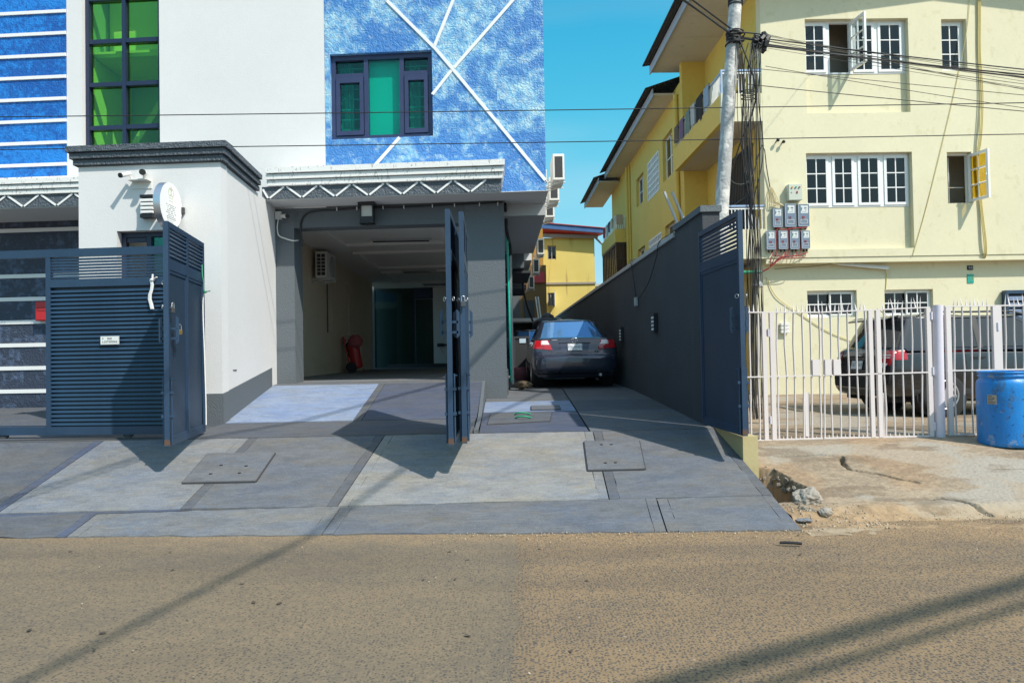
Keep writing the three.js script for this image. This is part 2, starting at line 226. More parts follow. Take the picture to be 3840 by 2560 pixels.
const M = {
  charcoal: mat([.06, .066, .075], .8, { map: T.drip, bumpMap: T.grain, bumpScale: .004 }),
  road: mat([.77, .73, .68], .93, { map: T.road, bumpMap: T.roadBump, bumpScale: .007, vertexColors: true }), roadFine: mat([.80, .77, .73], .9, { map: T.roadFine, bumpMap: T.roadBump, bumpScale: .003, vertexColors: true }),
  concLight: mat([.225, .232, .24], .8, { map: T.conc, bumpMap: T.concBump, bumpScale: .004 }),
  concTan: mat([.275, .272, .26], .8, { map: T.conc, bumpMap: T.concBump, bumpScale: .004 }),
  concMid: mat([.155, .16, .17], .8, { map: T.conc, bumpMap: T.concBump, bumpScale: .004 }),
  concMid2: mat([.195, .197, .198], .8, { map: T.conc, bumpMap: T.concBump, bumpScale: .004 }),
  concDark: mat([.118, .124, .138], .8, { map: T.conc, bumpMap: T.concBump, bumpScale: .004 }),
  concBlue: mat([.26, .325, .455], .8, { map: T.conc, bumpMap: T.concBump, bumpScale: .004 }),
  concNavy: mat([.09, .105, .15], .8, { map: T.conc, bumpMap: T.concBump, bumpScale: .004 }),
  joint: mat([.05, .05, .055], .95),
  white: mat([.72, .712, .705], .75, { map: T.white, bumpMap: T.grain, bumpScale: .0015 }),
  trimWhite: mat([.80, .79, .77], .7, { map: T.cornice, bumpMap: T.grain, bumpScale: .003 }),
  stripe: mat([.80, .79, .77], .7),
  blue: mat([1, 1, 1], .55, { map: T.blue, bumpMap: T.stucco, bumpScale: .0075 }),
  royal: mat([1, 1, 1], .5, { map: T.royal, bumpMap: T.stucco, bumpScale: .006 }),
  navy: mat([1, 1, 1], .6, { map: T.navy, bumpMap: T.stucco, bumpScale: .007 }),
  greyStucco: mat([.088, .104, .122], .6, { bumpMap: T.stucco, bumpScale: .012 }),
  grey: mat([.118, .136, .150], .75, { bumpMap: T.grain, bumpScale: .006 }),
  greyFine: mat([.10, .118, .133], .75, { bumpMap: T.plasterBump, bumpScale: .004, map: T.plaster }),
  soffit: mat([.62, .61, .59], .85), ceiling: mat([.82, .80, .77], .85),
  beige: mat([.74, .63, .48], .8, { map: T.plaster, bumpMap: T.plasterBump, bumpScale: .004 }),
  frame: mat([.018, .026, .062], .4), frameBlue: mat([.05, .065, .16], .4, { map: T.metal }),
  glassGreen: mat([.66, .92, .60], .03, { physical: true, transmission: 1, thickness: 0, ior: 1.5 }),
  glassTeal: mat([.12, .82, .74], .03, { physical: true, transmission: 1, thickness: 0, ior: 1.5 }),
  glassDark: mat([.10, .12, .12], .03, { physical: true, transmission: 1, thickness: 0, ior: 1.5 }),
  glassClear: mat([.75, .8, .8], .03, { physical: true, transmission: 1, thickness: 0, ior: 1.5 }),
  glassSmoke: mat([.30, .29, .31], .04, { physical: true, transmission: 1, thickness: 0, ior: 1.5 }),
  gate: mat([.033, .074, .142], .42, { map: T.metal }), gateSheet: mat([.030, .062, .112], .45, { map: T.metal }), gateDark: mat([.012, .016, .024], .6),
  gateRust: mat([.75, .75, .75], .7, { map: T.rust }),
  black: mat([.012, .012, .014], .5), blackMatt: mat([.02, .02, .022], .9), rubber: mat([.022, .022, .024], .85), darkGrey: mat([.05, .052, .056], .7),
  steel: mat([.55, .55, .56], .35, { metalness: .85 }), brushed: mat([.62, .65, .70], .38, { metalness: .9 }), chrome: mat([.8, .8, .82], .12, { metalness: 1 }), brass: mat([.55, .38, .14], .35, { metalness: .8 }),
  plastic: mat([.72, .71, .68], .5), plasticGrey: mat([.42, .43, .43], .55), acWhite: mat([.70, .69, .65], .5, { map: T.white }), acDark: mat([.03, .032, .034], .6),
  red: mat([.50, .018, .022], .35), redCloth: mat([.42, .10, .12], .95), teal: mat([.01, .50, .38], .4), green: mat([.02, .28, .14], .5),
  yellow: mat([.73, .68, .475], .75, { map: T.plaster, bumpMap: T.plasterBump, bumpScale: .0025 }),  // sunlit front walls: the paleness of full sun is put into the colour
  yellowShaded: mat([.72, .52, .115], .75, { map: T.plaster, bumpMap: T.plasterBump, bumpScale: .003 }),  // same wall paint, with the shade of the side walls put into the colour
  cream: mat([.62, .54, .42], .8, { map: T.plaster }), upvc: mat([.80, .80, .79], .35),
  fencePaint: mat([.70, .64, .63], .5, { map: T.white }), lilac: mat([.66, .62, .70], .5, { map: T.white }),
  roofSheet: mat([.035, .028, .022], .8, { bumpMap: T.corr, bumpScale: .02 }), fasciaBoard: mat([.36, .38, .44], .6), blueBoard: mat([.06, .17, .42], .7, { map: T.metal }), redSheet: mat([.50, .05, .06], .6), plank: mat([.34, .31, .28], .9, { map: T.plaster }),
  pole: mat([1, 1, 1], .9, { map: T.concretePole, bumpMap: T.plasterBump, bumpScale: .02 }), cable: mat([.016, .016, .018], .6), cableGrey: mat([.10, .09, .075], .7), cableOlive: mat([.60, .50, .20], .8), redWire: mat([.35, .02, .025], .5), creamWire: mat([.55, .46, .26], .6),
  houseYellow: mat([1, 1, 1], .85, { map: T.stain, bumpMap: T.plasterBump, bumpScale: .008 }), brown: mat([.20, .115, .045], .85, { map: T.plaster }), darkBrown: mat([.045, .026, .02], .5),
  drum: mat([1, 1, 1], .38, { map: T.drum, bumpMap: T.grain, bumpScale: .002 }), earth: mat([.92, .9, .87], .95, { map: T.earth, bumpMap: T.earthBump, bumpScale: .014, vertexColors: true }), yard: mat([.92, .86, .78], .95, { map: T.earth, bumpMap: T.earthBump, bumpScale: .015 }),
  stone: mat([.52, .47, .41], .95, { map: T.earth, bumpMap: T.earthBump, bumpScale: .03 }), marble: mat([.70, .70, .69], .25, { map: T.white }), tank: mat([.022, .022, .024], .45)
};

// ---------------------------------------------------------------- ground
function sheet(xs, ds, yf, cf, xf = x => x) { // height field with vertex colours, real uv in metres
  const nx = xs.length, nd = ds.length, pos = [], uv = [], col = [], idx = [];
  for (const d of ds) for (const x of xs) { pos.push(xf(x, d), yf(x, d), -d); uv.push(x, d); col.push(...cf(x, d)); }
  for (let j = 0; j < nd - 1; j++) for (let i = 0; i < nx - 1; i++) { const a = j * nx + i; idx.push(a, a + 1, a + nx, a + 1, a + nx + 1, a + nx); }
  const g = new THREE.BufferGeometry(); g.setAttribute('position', new THREE.Float32BufferAttribute(pos, 3)); g.setAttribute('uv', new THREE.Float32BufferAttribute(uv, 2)); g.setAttribute('color', new THREE.Float32BufferAttribute(col, 3)); g.setIndex(idx); g.computeVertexNormals(); return g;
}
function raw(name, g, m) { const me = shade(new THREE.Mesh(g, m)); me.name = name; me.userData = { kind: 'structure' }; scene.add(me); base.set(me, new THREE.Vector3()); return me; }
const range = (a, b, s) => { const o = []; for (let v = a; v < b - 1e-6; v += s) o.push(v); o.push(b); return o; };
const N2 = (x, y, f, s) => fbm(x * f / 64 + 5, y * f / 64 + 5, 64, 64, 4, s);
raw('terrain', sheet([-400, 400], [-400, 400], () => -.12, () => [.8, .8, .8]), M.yard);
const roadY = (x, d) => -.004 + (Math.abs(x) < 11 && d > 2 ? .012 * (N2(x, d, 1.2, 201) - .5) - .012 : -.01),
  roadC = (x, d) => { // dust swept thin in the wheel tracks, an older darker lane on the left of a trench seam, sand along the apron
    const a = N2(x, d, .9, 202), b = N2(x * .35, d * 2.2, 2.0, 203), old = sst(.10, .02, x + .1 * (N2(x, d, 3, 204) - .5) + .0 * d) * sst(5.9, 5.5, d);
    const seam = Math.exp(-Math.pow((x - .03 - .04 * (d - 4)) / .06, 2)) * sst(5.9, 5.4, d);
    const edge = sst(.55, .05, Math.abs(d - (6.0 - .05 * x)) + .35 * (N2(x, d, 2.5, 205) - .5)) * (x > -3 ? 1 : .5);
    let c = mix3([.86, .87, .9], [1.08, 1.03, .95], sst(.35, .65, .5 * a + .5 * b));
    c = mix3(c, [.9, .9, .87], old * .3); c = mix3(c, [.78, .8, .82], seam * .7); c = mix3(c, [.80, .79, .78], sst(.52, .68, N2(x * .22, d * 1.7, 2.4, 206)) * .55); return mix3(c, [1.4, 1.28, 1.1], edge * .8);
  }, seamX = (x, d) => x === .05 ? x + .06 * (d - 4) * .4 + .09 * (N2(1, d, 5, 251) - .5) : x, roadD = [-60, -25, -8, 0, ...range(2.4, 6.9, .07)];
raw('road', sheet([.05, ...range(.2, 11, .1), 16, 40, 90], roadD, roadY, roadC, seamX), M.road);
raw('road_lane', sheet([-90, -40, -15, ...range(-9, -.05, .1), .05], roadD, roadY, roadC, seamX), M.roadFine);

// apron: cast slabs rising from the road to the gates
const apD0 = x => 6.03 - .05 * x, AY = (x, d) => .6 * (d - apD0(x)) / (8.35 - apD0(x));
const A = (x, d, up = 0) => [x, AY(x, d) + up, d];
const apron = struct('apron', slab([A(-9, apD0(-9) + .05, -.03), A(2.56, apD0(2.56) + .05, -.03), A(2.62, 8.36, -.03), A(-9, 8.36, -.03)], .35), M.joint);
function apSlab(x0, x1, x2, x3, d0a, d0b, d1, m) { // near-left, near-right, far-right, far-left x ; margins are trowelled smooth and lie slightly apart
  const g = .006, mw = .1;
  const rough = P => { const o = []; P.forEach((a, i) => { const b = P[(i + 1) % P.length], n = Math.max(2, Math.round(Math.hypot(b[0] - a[0], b[1] - a[1]) / .12)); for (let k = 0; k < n; k++) { const t = k / n, q = k ? rr(-.005, .005) + (rnd() < .06 ? -.012 : 0) : 0, L = Math.hypot(b[0] - a[0], b[1] - a[1]); const wv = i === 0 && P[0][1] < 6.5 ? .05 * (N2(mix(a[0], b[0], t), 1, 3, 241) - .5) + .03 * (N2(mix(a[0], b[0], t), 2, 12, 242) - .5) : 0; o.push(A(mix(a[0], b[0], t) - q * (b[1] - a[1]) / L, mix(a[1], b[1], t) + q * (b[0] - a[0]) / L + wv)); } }); return o; };
  part('slab', slab(rough([[x0 + g + mw, d0a + g], [x1 - g - mw, d0b + g], [x2 - g - mw, d1 - g], [x3 + g + mw, d1 - g]]), .1), m[0], apron);
  part('slab_margin', slab([A(x0 + g, d0a + g), A(x0 + g + mw - .004, d0a + g), A(x3 + g + mw - .004, d1 - g), A(x3 + g, d1 - g)], .1), m[1], apron);
  part('slab_margin', slab([A(x1 - g - mw + .004, d0b + g), A(x1 - g, d0b + g), A(x2 - g, d1 - g), A(x2 - g - mw + .004, d1 - g)], .1), m[2], apron);
}
const e = x => apD0(x) - .02;
apSlab(-9, -3.93, -3.89, -9, e(-9), e(-3.93), 6.62, [M.concDark, M.concDark, M.concNavy]);
apSlab(-3.93, -1.62, -1.56, -3.89, e(-3.93), e(-1.6), 6.6, [M.concMid2, M.concMid2, M.concMid2]);
apSlab(-1.62, 1.41, 1.46, -1.56, e(-1.6), e(1.4), 6.57, [M.concMid, M.concMid, M.concMid]);
apSlab(1.41, 2.57, 2.58, 1.46, e(1.4), e(2.57), 6.55, [M.concMid, M.concMid, M.concMid]);
apSlab(-9, -4.88, -4.83, -9, 6.69, 6.69, 8.35, [M.concDark, M.concNavy, M.concNavy]);
apSlab(-4.88, -3.12, -3.08, -4.83, 6.67, 6.64, 8.35, [M.concLight, M.concLight, M.concLight]);
apSlab(-3.12, -1.6, -1.44, -3.08, 6.64, 6.6, 8.35, [M.concMid, M.concDark, M.concDark]);
apSlab(-1.6, 1.01, 1.1, -1.44, 6.6, 6.57, 8.35, [M.concTan, M.concTan, M.concLight]);
apSlab(1.01, 2.59, 2.62, 1.1, 6.57, 6.55, 8.35, [M.concMid, M.concDark, M.concDark]);
part('slab_margin', slab([A(-9, 6.625), A(-3.1, 6.612), A(-3.1, 6.638), A(-9, 6.685)], .1), M.concNavy, apron);

// level strip behind the gate line, forecourt on the left, ramp up to the carport
const strip = struct('gate_strip', slab([[-3.95, .606, 8.36], [-.37, .606, 8.36], [-.38, .665, 9.62], [-3.9, .665, 9.62]], .3), M.concDark);
const forecourt = struct('forecourt', slab([[-16, .606, 8.36], [-3.955, .606, 8.36], [-3.95, .70, 14.0], [-16, .70, 14.0]], .4), M.concDark);
part('track_rail', slab([[-14, .62, 8.62], [-4.0, .62, 8.4], [-4.0, .622, 8.44], [-14, .622, 8.66]], .03), M.darkGrey, forecourt);
const ramp = struct('garage_ramp', prism([[-3.9, 9.64], [-.36, 9.64], [-.3, 12.3], [-4.1, 12.5]], .1, .6), M.grey);
const RY = d => mix(.668, 1.105, (d - 9.625) / 2.7);
part('slab', slab([[-3.9, RY(9.64), 9.64], [-2.11, RY(9.64), 9.64], [-2.19, 1.08, 12.16], [-4.07, 1.08, 12.2]], .35), M.concBlue, ramp);
part('slab', slab([[-1.98, RY(9.64), 9.64], [-.37, RY(9.64), 9.64], [-.32, 1.08, 12.1], [-2.07, 1.08, 12.15]], .35), M.concNavy, ramp);
part('slab_margin', slab([[-2.1, RY(9.64), 9.64], [-1.99, RY(9.64), 9.64], [-2.08, 1.08, 12.15], [-2.18, 1.08, 12.155]], .35), M.concDark, ramp);
part('slab', slab([[-4.08, 1.083, 12.21], [-.32, 1.083, 12.11], [-.3, 1.11, 12.75], [-4.12, 1.11, 12.85]], .4), M.concMid, ramp);
part('ramp_side', prism([[-.36, 8.4], [-.3, 8.4], [-.3, 12.18], [-.36, 12.18]], .3, .64), M.grey, ramp);
{ const s = new THREE.Shape([[-8.42, .6], [-12.18, .6], [-12.18, 1.10], [-9.62, .69], [-8.42, .635]].map(p => new THREE.Vector2(...p)));
  part('ramp_side', new THREE.ExtrudeGeometry(s, { depth: .05, bevelEnabled: false }).rotateY(-Math.PI / 2).translate(-.3, 0, 0), M.grey, ramp); }
struct('carport_floor', slab([[-5.2, 1.11, 12.855], [-.3, 1.11, 12.755], [-.3, 1.11, 29], [-5.2, 1.11, 29]], .6), M.concLight);

// passage beside the carport: slabs with one long open joint
const DY = d => d < 12.2 ? mix(.606, .775, (d - 8.36) / 3.84) : d < 14 ? mix(.775, .845, (d - 12.2) / 1.8) : .845 + (d - 14) * .008;
const drive = struct('driveway', slab([[-.3, .55, 8.37], [2.62, .55, 8.37], [2.62, .55, 40], [-.3, .55, 40]], .3), M.joint);
const dl = [8.36, 9.25, 10.3, 11.7, 13.4, 16, 20, 40], tones = [[M.concNavy, M.concMid], [M.concNavy, M.concMid], [M.concBlue, M.concDark], [M.concMid, M.concMid], [M.concMid, M.concMid], [M.concMid, M.concMid], [M.concMid, M.concMid]];
for (let i = 0; i < dl.length - 1; i++) { const a = dl[i] + .004, b = dl[i + 1] - .004, ya = DY(a), yb = DY(b), ja = 1.06 + (a - 8.36) * .03, jb = 1.06 + (Math.min(b, 20) - 8.36) * .03;
  part('slab', slab([[-.29, ya, a], [ja - .012, ya, a], [jb - .012, yb, b], [-.29, yb, b]], .35), tones[i][0], drive);
  part('slab', slab([[ja + .012, ya, a], [2.62, ya, a], [2.62, yb, b], [jb + .012, yb, b]], .35), tones[i][1], drive); }

// earth and broken concrete right of the apron, with a collapsed drain and cracks
const hole = [[2.56, 7.5], [2.78, 7.47], [2.93, 7.38], [3.0, 7.1], [3.06, 6.8], [2.97, 6.6], [2.84, 6.52], [2.56, 6.5]];
const cracks = [[[3.2, 7.8], [3.45, 7.83], [3.62, 7.85], [3.85, 7.75], [3.75, 7.53], [3.74, 7.34], [3.95, 7.21], [4.09, 7.07], [4.22, 6.96]], [[4.03, 6.5], [4.18, 6.53], [4.32, 6.43], [4.44, 6.21]], [[5.2, 7.3], [5.6, 7.25], [6.4, 7.4]]];
const inPoly = (x, y, P) => { let c = false; for (let i = 0, j = P.length - 1; i < P.length; j = i++) if ((P[i][1] > y) !== (P[j][1] > y) && x < (P[j][0] - P[i][0]) * (y - P[i][1]) / (P[j][1] - P[i][1]) + P[i][0]) c = !c; return c; };
const segD = (x, y, a, b) => { const dx = b[0] - a[0], dy = b[1] - a[1], t = Math.min(1, Math.max(0, ((x - a[0]) * dx + (y - a[1]) * dy) / (dx * dx + dy * dy))); return Math.hypot(x - a[0] - t * dx, y - a[1] - t * dy); };
const crackD = (x, y) => { let m = 9; for (const c of cracks) for (let i = 0; i < c.length - 1; i++) m = Math.min(m, segD(x, y, c[i], c[i + 1])); return m; };
const SY = (x, d) => { // broken slab with a lip, then scoured dirt down to the road
  const lip = 6.28 + .22 * (N2(x, 3, 2.2, 221) - .5) + (x > 4 ? (x - 4) * .02 : 0) - (x < 3.2 ? (3.2 - x) * .3 : 0);
  const slabY = .06 + .36 * sst(5.9, 8.7, d) + .02 * (N2(x, d, 1.5, 222) - .5), dirt = -.015 + .06 * sst(5.75, 6.5, d) + .02 * (N2(x, d, 3, 223) - .5) - .03 * Math.exp(-Math.pow((d - 6.12) / .12, 2)) * sst(3, 3.4, x);
  return mix(dirt, slabY, sst(lip - .03, lip + .05, d));
};
raw('shoulder', sheet([...range(2.575, 5.2, .022), ...range(5.3, 14, .3)], [...range(5.72, 8.3, .022), 8.5, 8.72], (x, d) => {
  let y = SY(x, d); const w = .02 * (N2(x, d, 9, 224) - .5);
  const hx = x + w * 5 + .05 * (N2(x, d, 14, 231) - .5), hd = d - w * 5; if (inPoly(hx, hd, hole)) { let m = 9; for (let i = 0; i < hole.length; i++) m = Math.min(m, segD(hx, hd, hole[i], hole[(i + 1) % hole.length])); y -= (.62 + .2 * (N2(x, d, 6, 225) - .5)) * sst(0, .10, m + .02 * N2(x, d, 20, 232)); return y; }
  if (x < 5.4) y -= .09 * (1 - sst(.006, .026, crackD(x + w * .6, d + w * .6))); return y + .012 * (N2(x, d, 8, 226) - .5);
}, (x, d) => { const a = N2(x, d, 1.3, 227), dirt = sst(6.5, 6.2, d + .25 * (a - .5)), wet = sst(.5, .62, N2(x * .6, d * 1.6, 2.2, 228)) * sst(6.45, 6.2, d) * sst(5.85, 6.0, d), red = sst(.48, .6, N2(x, d, 1.1, 229)) * (1 - dirt);
  let c = mix3([1.0, .99, .97], [1.06, .92, .74], dirt); c = mix3(c, [1.02, .86, .70], red * .6); return mix3(c, [.5, .42, .34], wet * .8); }), M.earth);
struct('yard', slab([[2.8, .42, 8.7], [16, .42, 8.7], [16, .49, 17], [2.8, .49, 17]], .3), M.yard);
struct('side_alley', slab([[2.8, .45, 17.02], [6.4, .45, 17.02], [6.4, .45, 45], [2.8, .45, 45]], .3), M.yard);

// ---------------------------------------------------------------- white and blue office building
const office = thing('office_building', 'white office building with blue sponged stucco panel above an open carport', 'building', [-2, .6, 12.4]);
{
  const H = 9.6;
  // sponged blue panel with raised white bands, window opening
  part('blue_wall', skew(wall(rect(-3.15, .85, 4.33, H), [[-3.05, -1.17, 5.54, 7.11]], .3), 12.2), M.blue, office);
  part('side_wall', wb(.6, .848, 4.34, H, -6.2, -.305), M.white, office);
  part('front_wall', skew(wall([[-6.28, 4.3], [-3.155, 4.3], [-3.155, H], [-6.28, H]], [], .3), 12.2), M.white, office);
  part('front_wall', wb(-8.08, -7.78, 4.6, H, -.3, 0), M.white, office);
  part('front_wall', wb(-7.775, -6.285, 4.6, 5.18, -.3, -.002), M.white, office);
  part('blue_wall', wb(-12, -8.085, 5.06, H, -.3, -.004), M.royal, office);
  for (let k = 0; k < 8; k++) part('white_band', wb(-12, -8.086, 5.245 + k * .413, 5.305 + k * .413, .0, .022), M.stripe, office);
  part('front_wall', wb(-12, -8.082, 4.74, 5.055, -.3, .002), M.trimWhite, office);
  // diagonal bands
  const band = (x0, y0, x1, y1, w = .056) => { const g = bar([x0, y0, 0], [x1, y1, 0], w, .03, [0, 0, 1]); return skew(g.translate(0, 0, .004), 12.2); };
  for (const [a, b, c, d] of [[-1.98, 8.05, -1.10, 7.12], [-1.10, 7.12, -.795, 6.74], [-.795, 6.74, .84, 4.66], [-.77, 6.76, .42, 8.05], [-.82, 6.71, -1.17, 6.29], [-1.12, 7.17, -.72, 8.1], [-1.78, 5.53, -2.25, 5.03]])
    part('white_band', band(a, b, c, d), M.stripe, office);
  // window in the blue panel: two opening casements with top lights and a fixed teal light
  const w = part('window', [wb(-3.05, -1.17, 7.02, 7.11, -.2, -.08), wb(-3.05, -1.17, 5.54, 5.62, -.2, -.08), wb(-3.05, -2.97, 5.62, 7.02, -.2, -.08), wb(-1.25, -1.17, 5.62, 7.02, -.2, -.08), wb(-2.44, -2.36, 5.62, 7.02, -.2, -.08), wb(-1.78, -1.70, 5.62, 7.02, -.2, -.08)], M.frameBlue, office);
  for (const [a, b] of [[-2.97, -2.44], [-1.70, -1.25]]) {
    part('transom', wb(a, b, 6.70, 6.78, -.19, -.09), M.frameBlue, w);
    part('pane', wb(a, b, 6.78, 7.02, -.15, -.145), M.glassTeal, w);
    part('casement', [wb(a + .01, b - .01, 6.60, 6.69, -.16, -.06), wb(a + .01, b - .01, 5.63, 5.71, -.16, -.06), wb(a + .01, a + .08, 5.71, 6.60, -.16, -.06), wb(b - .08, b - .01, 5.71, 6.60, -.16, -.06)], M.frameBlue, w);
    part('pane', wb(a + .08, b - .08, 5.71, 6.60, -.12, -.115), M.glassTeal, w);
  }
  part('pane', wb(-2.36, -1.78, 5.62, 7.02, -.12, -.115), M.glassTeal, w);
  const room = (x0, x1, y0, y1, deep, m) => [wb(x0, x1, y0, y1, -deep - .02, -deep), wb(x0 - .02, x0, y0, y1, -deep, -.31), wb(x1, x1 + .02, y0, y1, -deep, -.31), wb(x0, x1, y0 - .02, y0, -deep, -.31), wb(x0, x1, y1, y1 + .02, -deep, -.31)];
  part('room', room(-3.2, -1.02, 5.3, 7.3, 1.1), M.cream, office); part('added_pane_backing', wb(-2.40, -1.74, 5.56, 7.08, -.24, -.225), M.stripe, office);  // white board added behind the fixed pane to brighten its teal
  for (let k = 0; k < 7; k++) part('burglar_bar', wb(-3.05, -1.17, 5.78 + k * .19, 5.80 + k * .19, -.27, -.255), M.plasticGrey, office);
  { // gathered net curtain behind the bars
    const P = [], n = 60; for (let i = 0; i <= n; i++) { const x = mix(-2.96, -1.26, i / n); P.push([x, .42 + .05 * Math.sin(i * 1.7) + .02 * Math.sin(i * .61)]); }
    for (const [y0, y1, s] of [[5.56, 7.08, 1]]) { const pos = []; for (let i = 0; i < n; i++) { if (Math.sin(i * .42) < -.35) continue; const a = P[i], b = P[i + 1]; pos.push(a[0], y0, -a[1], b[0], y0, -b[1], b[0], y1, -b[1], a[0], y0, -a[1], b[0], y1, -b[1], a[0], y1, -a[1]); }
      const g = new THREE.BufferGeometry(); g.setAttribute('position', new THREE.Float32BufferAttribute(pos, 3)); g.computeVertexNormals(); g.setAttribute('uv', new THREE.Float32BufferAttribute(pos.length / 3 * 2, 2)); if (!g.attributes.uv.count) g.setAttribute('uv', new THREE.Float32BufferAttribute(new Float32Array(pos.length / 3 * 2), 2)); part('curtain', skew(g, 12.2), mat([.75, .77, .72], .95), office); } }
  // tall stair window with green glass
  const fr = []; for (const x of [-7.775, -7.06, -6.355]) fr.push(wb(x, x + .07, 5.185, H, -.24, -.1));
  const sw = part('window', fr, M.frame, office);
  const ys = [5.185, 5.98, 6.80, 7.62, 8.44, 9.3]; for (let i = 0; i < 5; i++) for (const [a, b] of [[-7.703, -7.062], [-6.988, -6.357]]) { if (i) part('transom', wb(a, b, ys[i] - .05, ys[i] + .03, -.235, -.105), M.frame, sw); part('pane', wb(a, b, ys[i] + (i ? .032 : 0), ys[i + 1] - .052, -.18, -.174), M.glassGreen, sw); }
  part('room', [...room(-7.76, -6.30, 5.1, 9.55, 1.7)], mat([.40, .48, .42], .85), office); part('landing', [wb(-7.74, -6.32, 7.4, 7.52, -1.68, -.34), wb(-7.74, -6.62, 7.52, 9.5, -.95, -.85)], mat([.80, .80, .36], .85), office); part('painted_sun_strip', wb(-7.755, -7.735, 5.12, 7.39, -1.66, -.32), mat([.80, .80, .36], .85), office);  // sunlight painted as lime on landing, partition and left sheet; room toned darker
  part('stair_flight', bar([-7.6, 5.2, 13.9], [-6.5, 6.9, 13.9], .12, .8, [0, 0, 1]), M.cream, office);
  // roof and hidden flanks keep daylight out
  part('roof', wb(-12, .85, H, H + .2, -14, .02), M.white, office);
  part('back_wall', wb(-12, .85, 1.0, H, -17.4, -17.2), M.grey, office);

  // carport: pillars, lintel, soffit, fascia with zigzag, stepped cornice
  part('pillar', wb(-.615, .09, .6, 4.315, -.62, .0), M.grey, office);
  part('pillar', wb(-4.11, -3.76, .9, 4.315, -.5, .0), M.grey, office);
  part('lintel', wb(-3.758, -.617, 3.94, 4.315, -.35, -.004), M.greyFine, office);
  part('soffit', wb(-4.1, .84, 4.318, 4.328, -.3, .64), M.soffit, office);
  part('fascia', wb(-4.12, .05, 4.33, 4.545, .3, .65), M.greyStucco, office);
  part('cornice', wb(-4.02, .07, 4.55, 4.638, .02, .70), M.trimWhite, office);
  part('cornice', wb(-4.02, .09, 4.655, 4.738, .02, .735), M.trimWhite, office);
  part('cornice', wb(-4.02, .11, 4.755, 4.85, .02, .77), M.trimWhite, office);
  part('cornice_core', wb(-4.02, .06, 4.546, 4.84, .01, .66), M.trimWhite, office);
  const zig = (x0, y0, x1, y1, w) => skew(bar([x0, y0, 0], [x1, y1, 0], .032, .02, [0, 0, 1]).translate(0, 0, w), 12.2);
  for (let k = -3; k <= 3; k++) { const xb = -2.24 + .585 * k; if (k > -3) part('zigzag_strip', zig(xb - .27, 4.535, xb - .015, 4.345, .656), M.stripe, office); part('zigzag_strip', zig(xb + .015, 4.345, xb + .27, 4.535, .656), M.stripe, office); }
  part('zigzag_strip', zig(-4.1, 4.50, -4.01, 4.345, .656), M.stripe, office);
  // the same eaves over the left wing
  part('fascia', wb(-12, -6.2, 4.33, 4.55, .3, .65), M.greyStucco, office);
  part('cornice', wb(-12, -6.2, 4.555, 4.63, .01, .685), M.trimWhite, office); part('cornice', wb(-12, -6.2, 4.645, 4.72, .01, .71), M.trimWhite, office); part('cornice', wb(-12, -6.2, 4.735, 4.82, .01, .735), M.trimWhite, office);
  part('cornice_core', wb(-12, -6.2, 4.54, 4.81, .012, .64), M.trimWhite, office);
  part('soffit', wb(-12, -6.2, 4.318, 4.328, -.02, .64), M.soffit, office);
  for (let k = 0; k < 7; k++) { const xb = -6.6 - .62 * k; part('zigzag_strip', zig(xb - .29, 4.54, xb - .015, 4.345, .656), M.stripe, office); part('zigzag_strip', zig(xb + .015, 4.345, xb + .29, 4.54, .656), M.stripe, office); }
  part('striped_wall', wb(-13, -5.5, .5, 4.6, -.85, -.55), M.navy, office); part('soffit', wb(-13, -6.2, 4.33, 4.34, -.549, -.025), M.soffit, office);
  for (let k = 0; k < 9; k++) part('white_band', wb(-13, -5.5, .975 + k * .45, 1.05 + k * .45, -.549, -.53), M.stripe, office);
  // carport interior
  part('carport_wall', [wb(-5.05, -4.8, 1.0, 4.6, -6.28, -.5), wb(-5.05, -4.8, 1.0, 2.26, -6.95, -6.28), wb(-5.05, -4.8, 3.85, 4.6, -6.95, -6.28), wb(-5.05, -4.8, 1.0, 4.6, -8.75, -6.95), wb(-5.05, -4.8, 1.0, 2.28, -9.1, -8.75), wb(-5.05, -4.8, 3.83, 4.6, -9.1, -8.75), wb(-5.05, -4.8, 1.0, 4.6, -13, -9.1)], M.beige, office);
  part('carport_wall', wb(-4.8, -4.11, 1.0, 4.4, -.5, -.2), M.beige, office);
  for (const [a, b, y0, y1] of [[-6.95, -6.28, 2.26, 3.85], [-9.1, -8.75, 2.28, 3.83]]) part('slit_window', [wb(-4.98, -4.93, y0, y1, a + .01, b - .01)], M.glassDark, office);
  part('ceiling', wb(-5.05, .3, 4.36, 4.5, -16.5, -.31), M.ceiling, office);
  for (const [x0, x1, a, b] of [[-3.9, -1.2, -4.4, -.95], [-3.9, -1.2, -8.8, -5.6], [-3.9, -1.2, -13, -9.8]]) part('ceiling_tray', [wb(x0, x1, 4.29, 4.358, a, a + .14), wb(x0, x1, 4.29, 4.358, b - .14, b), wb(x0, x0 + .14, 4.29, 4.358, a + .14, b - .14), wb(x1 - .14, x1, 4.29, 4.358, a + .14, b - .14)], M.ceiling, office);
  part('back_wall', wb(-5.2, -3.55, 1.0, 4.5, -15.5, -15.48), mat([.34, .42, .40], .04, { physical: true, transmission: 1, thickness: 0 }), office); part('inner_wall', wb(-5.2, -2.7, 1.0, 4.5, -16.1, -15.9), M.marble, office);
  part('marble_wall', wb(-2.75, -.2, 1.05, 4.5, -15.6, -15.35), M.marble, office);
  const gd = part('glass_door', [wb(-3.55, -2.76, 3.9, 4.4, -15.5, -15.38), wb(-3.55, -3.5, 1.12, 3.9, -15.46, -15.4)], M.frame, office);
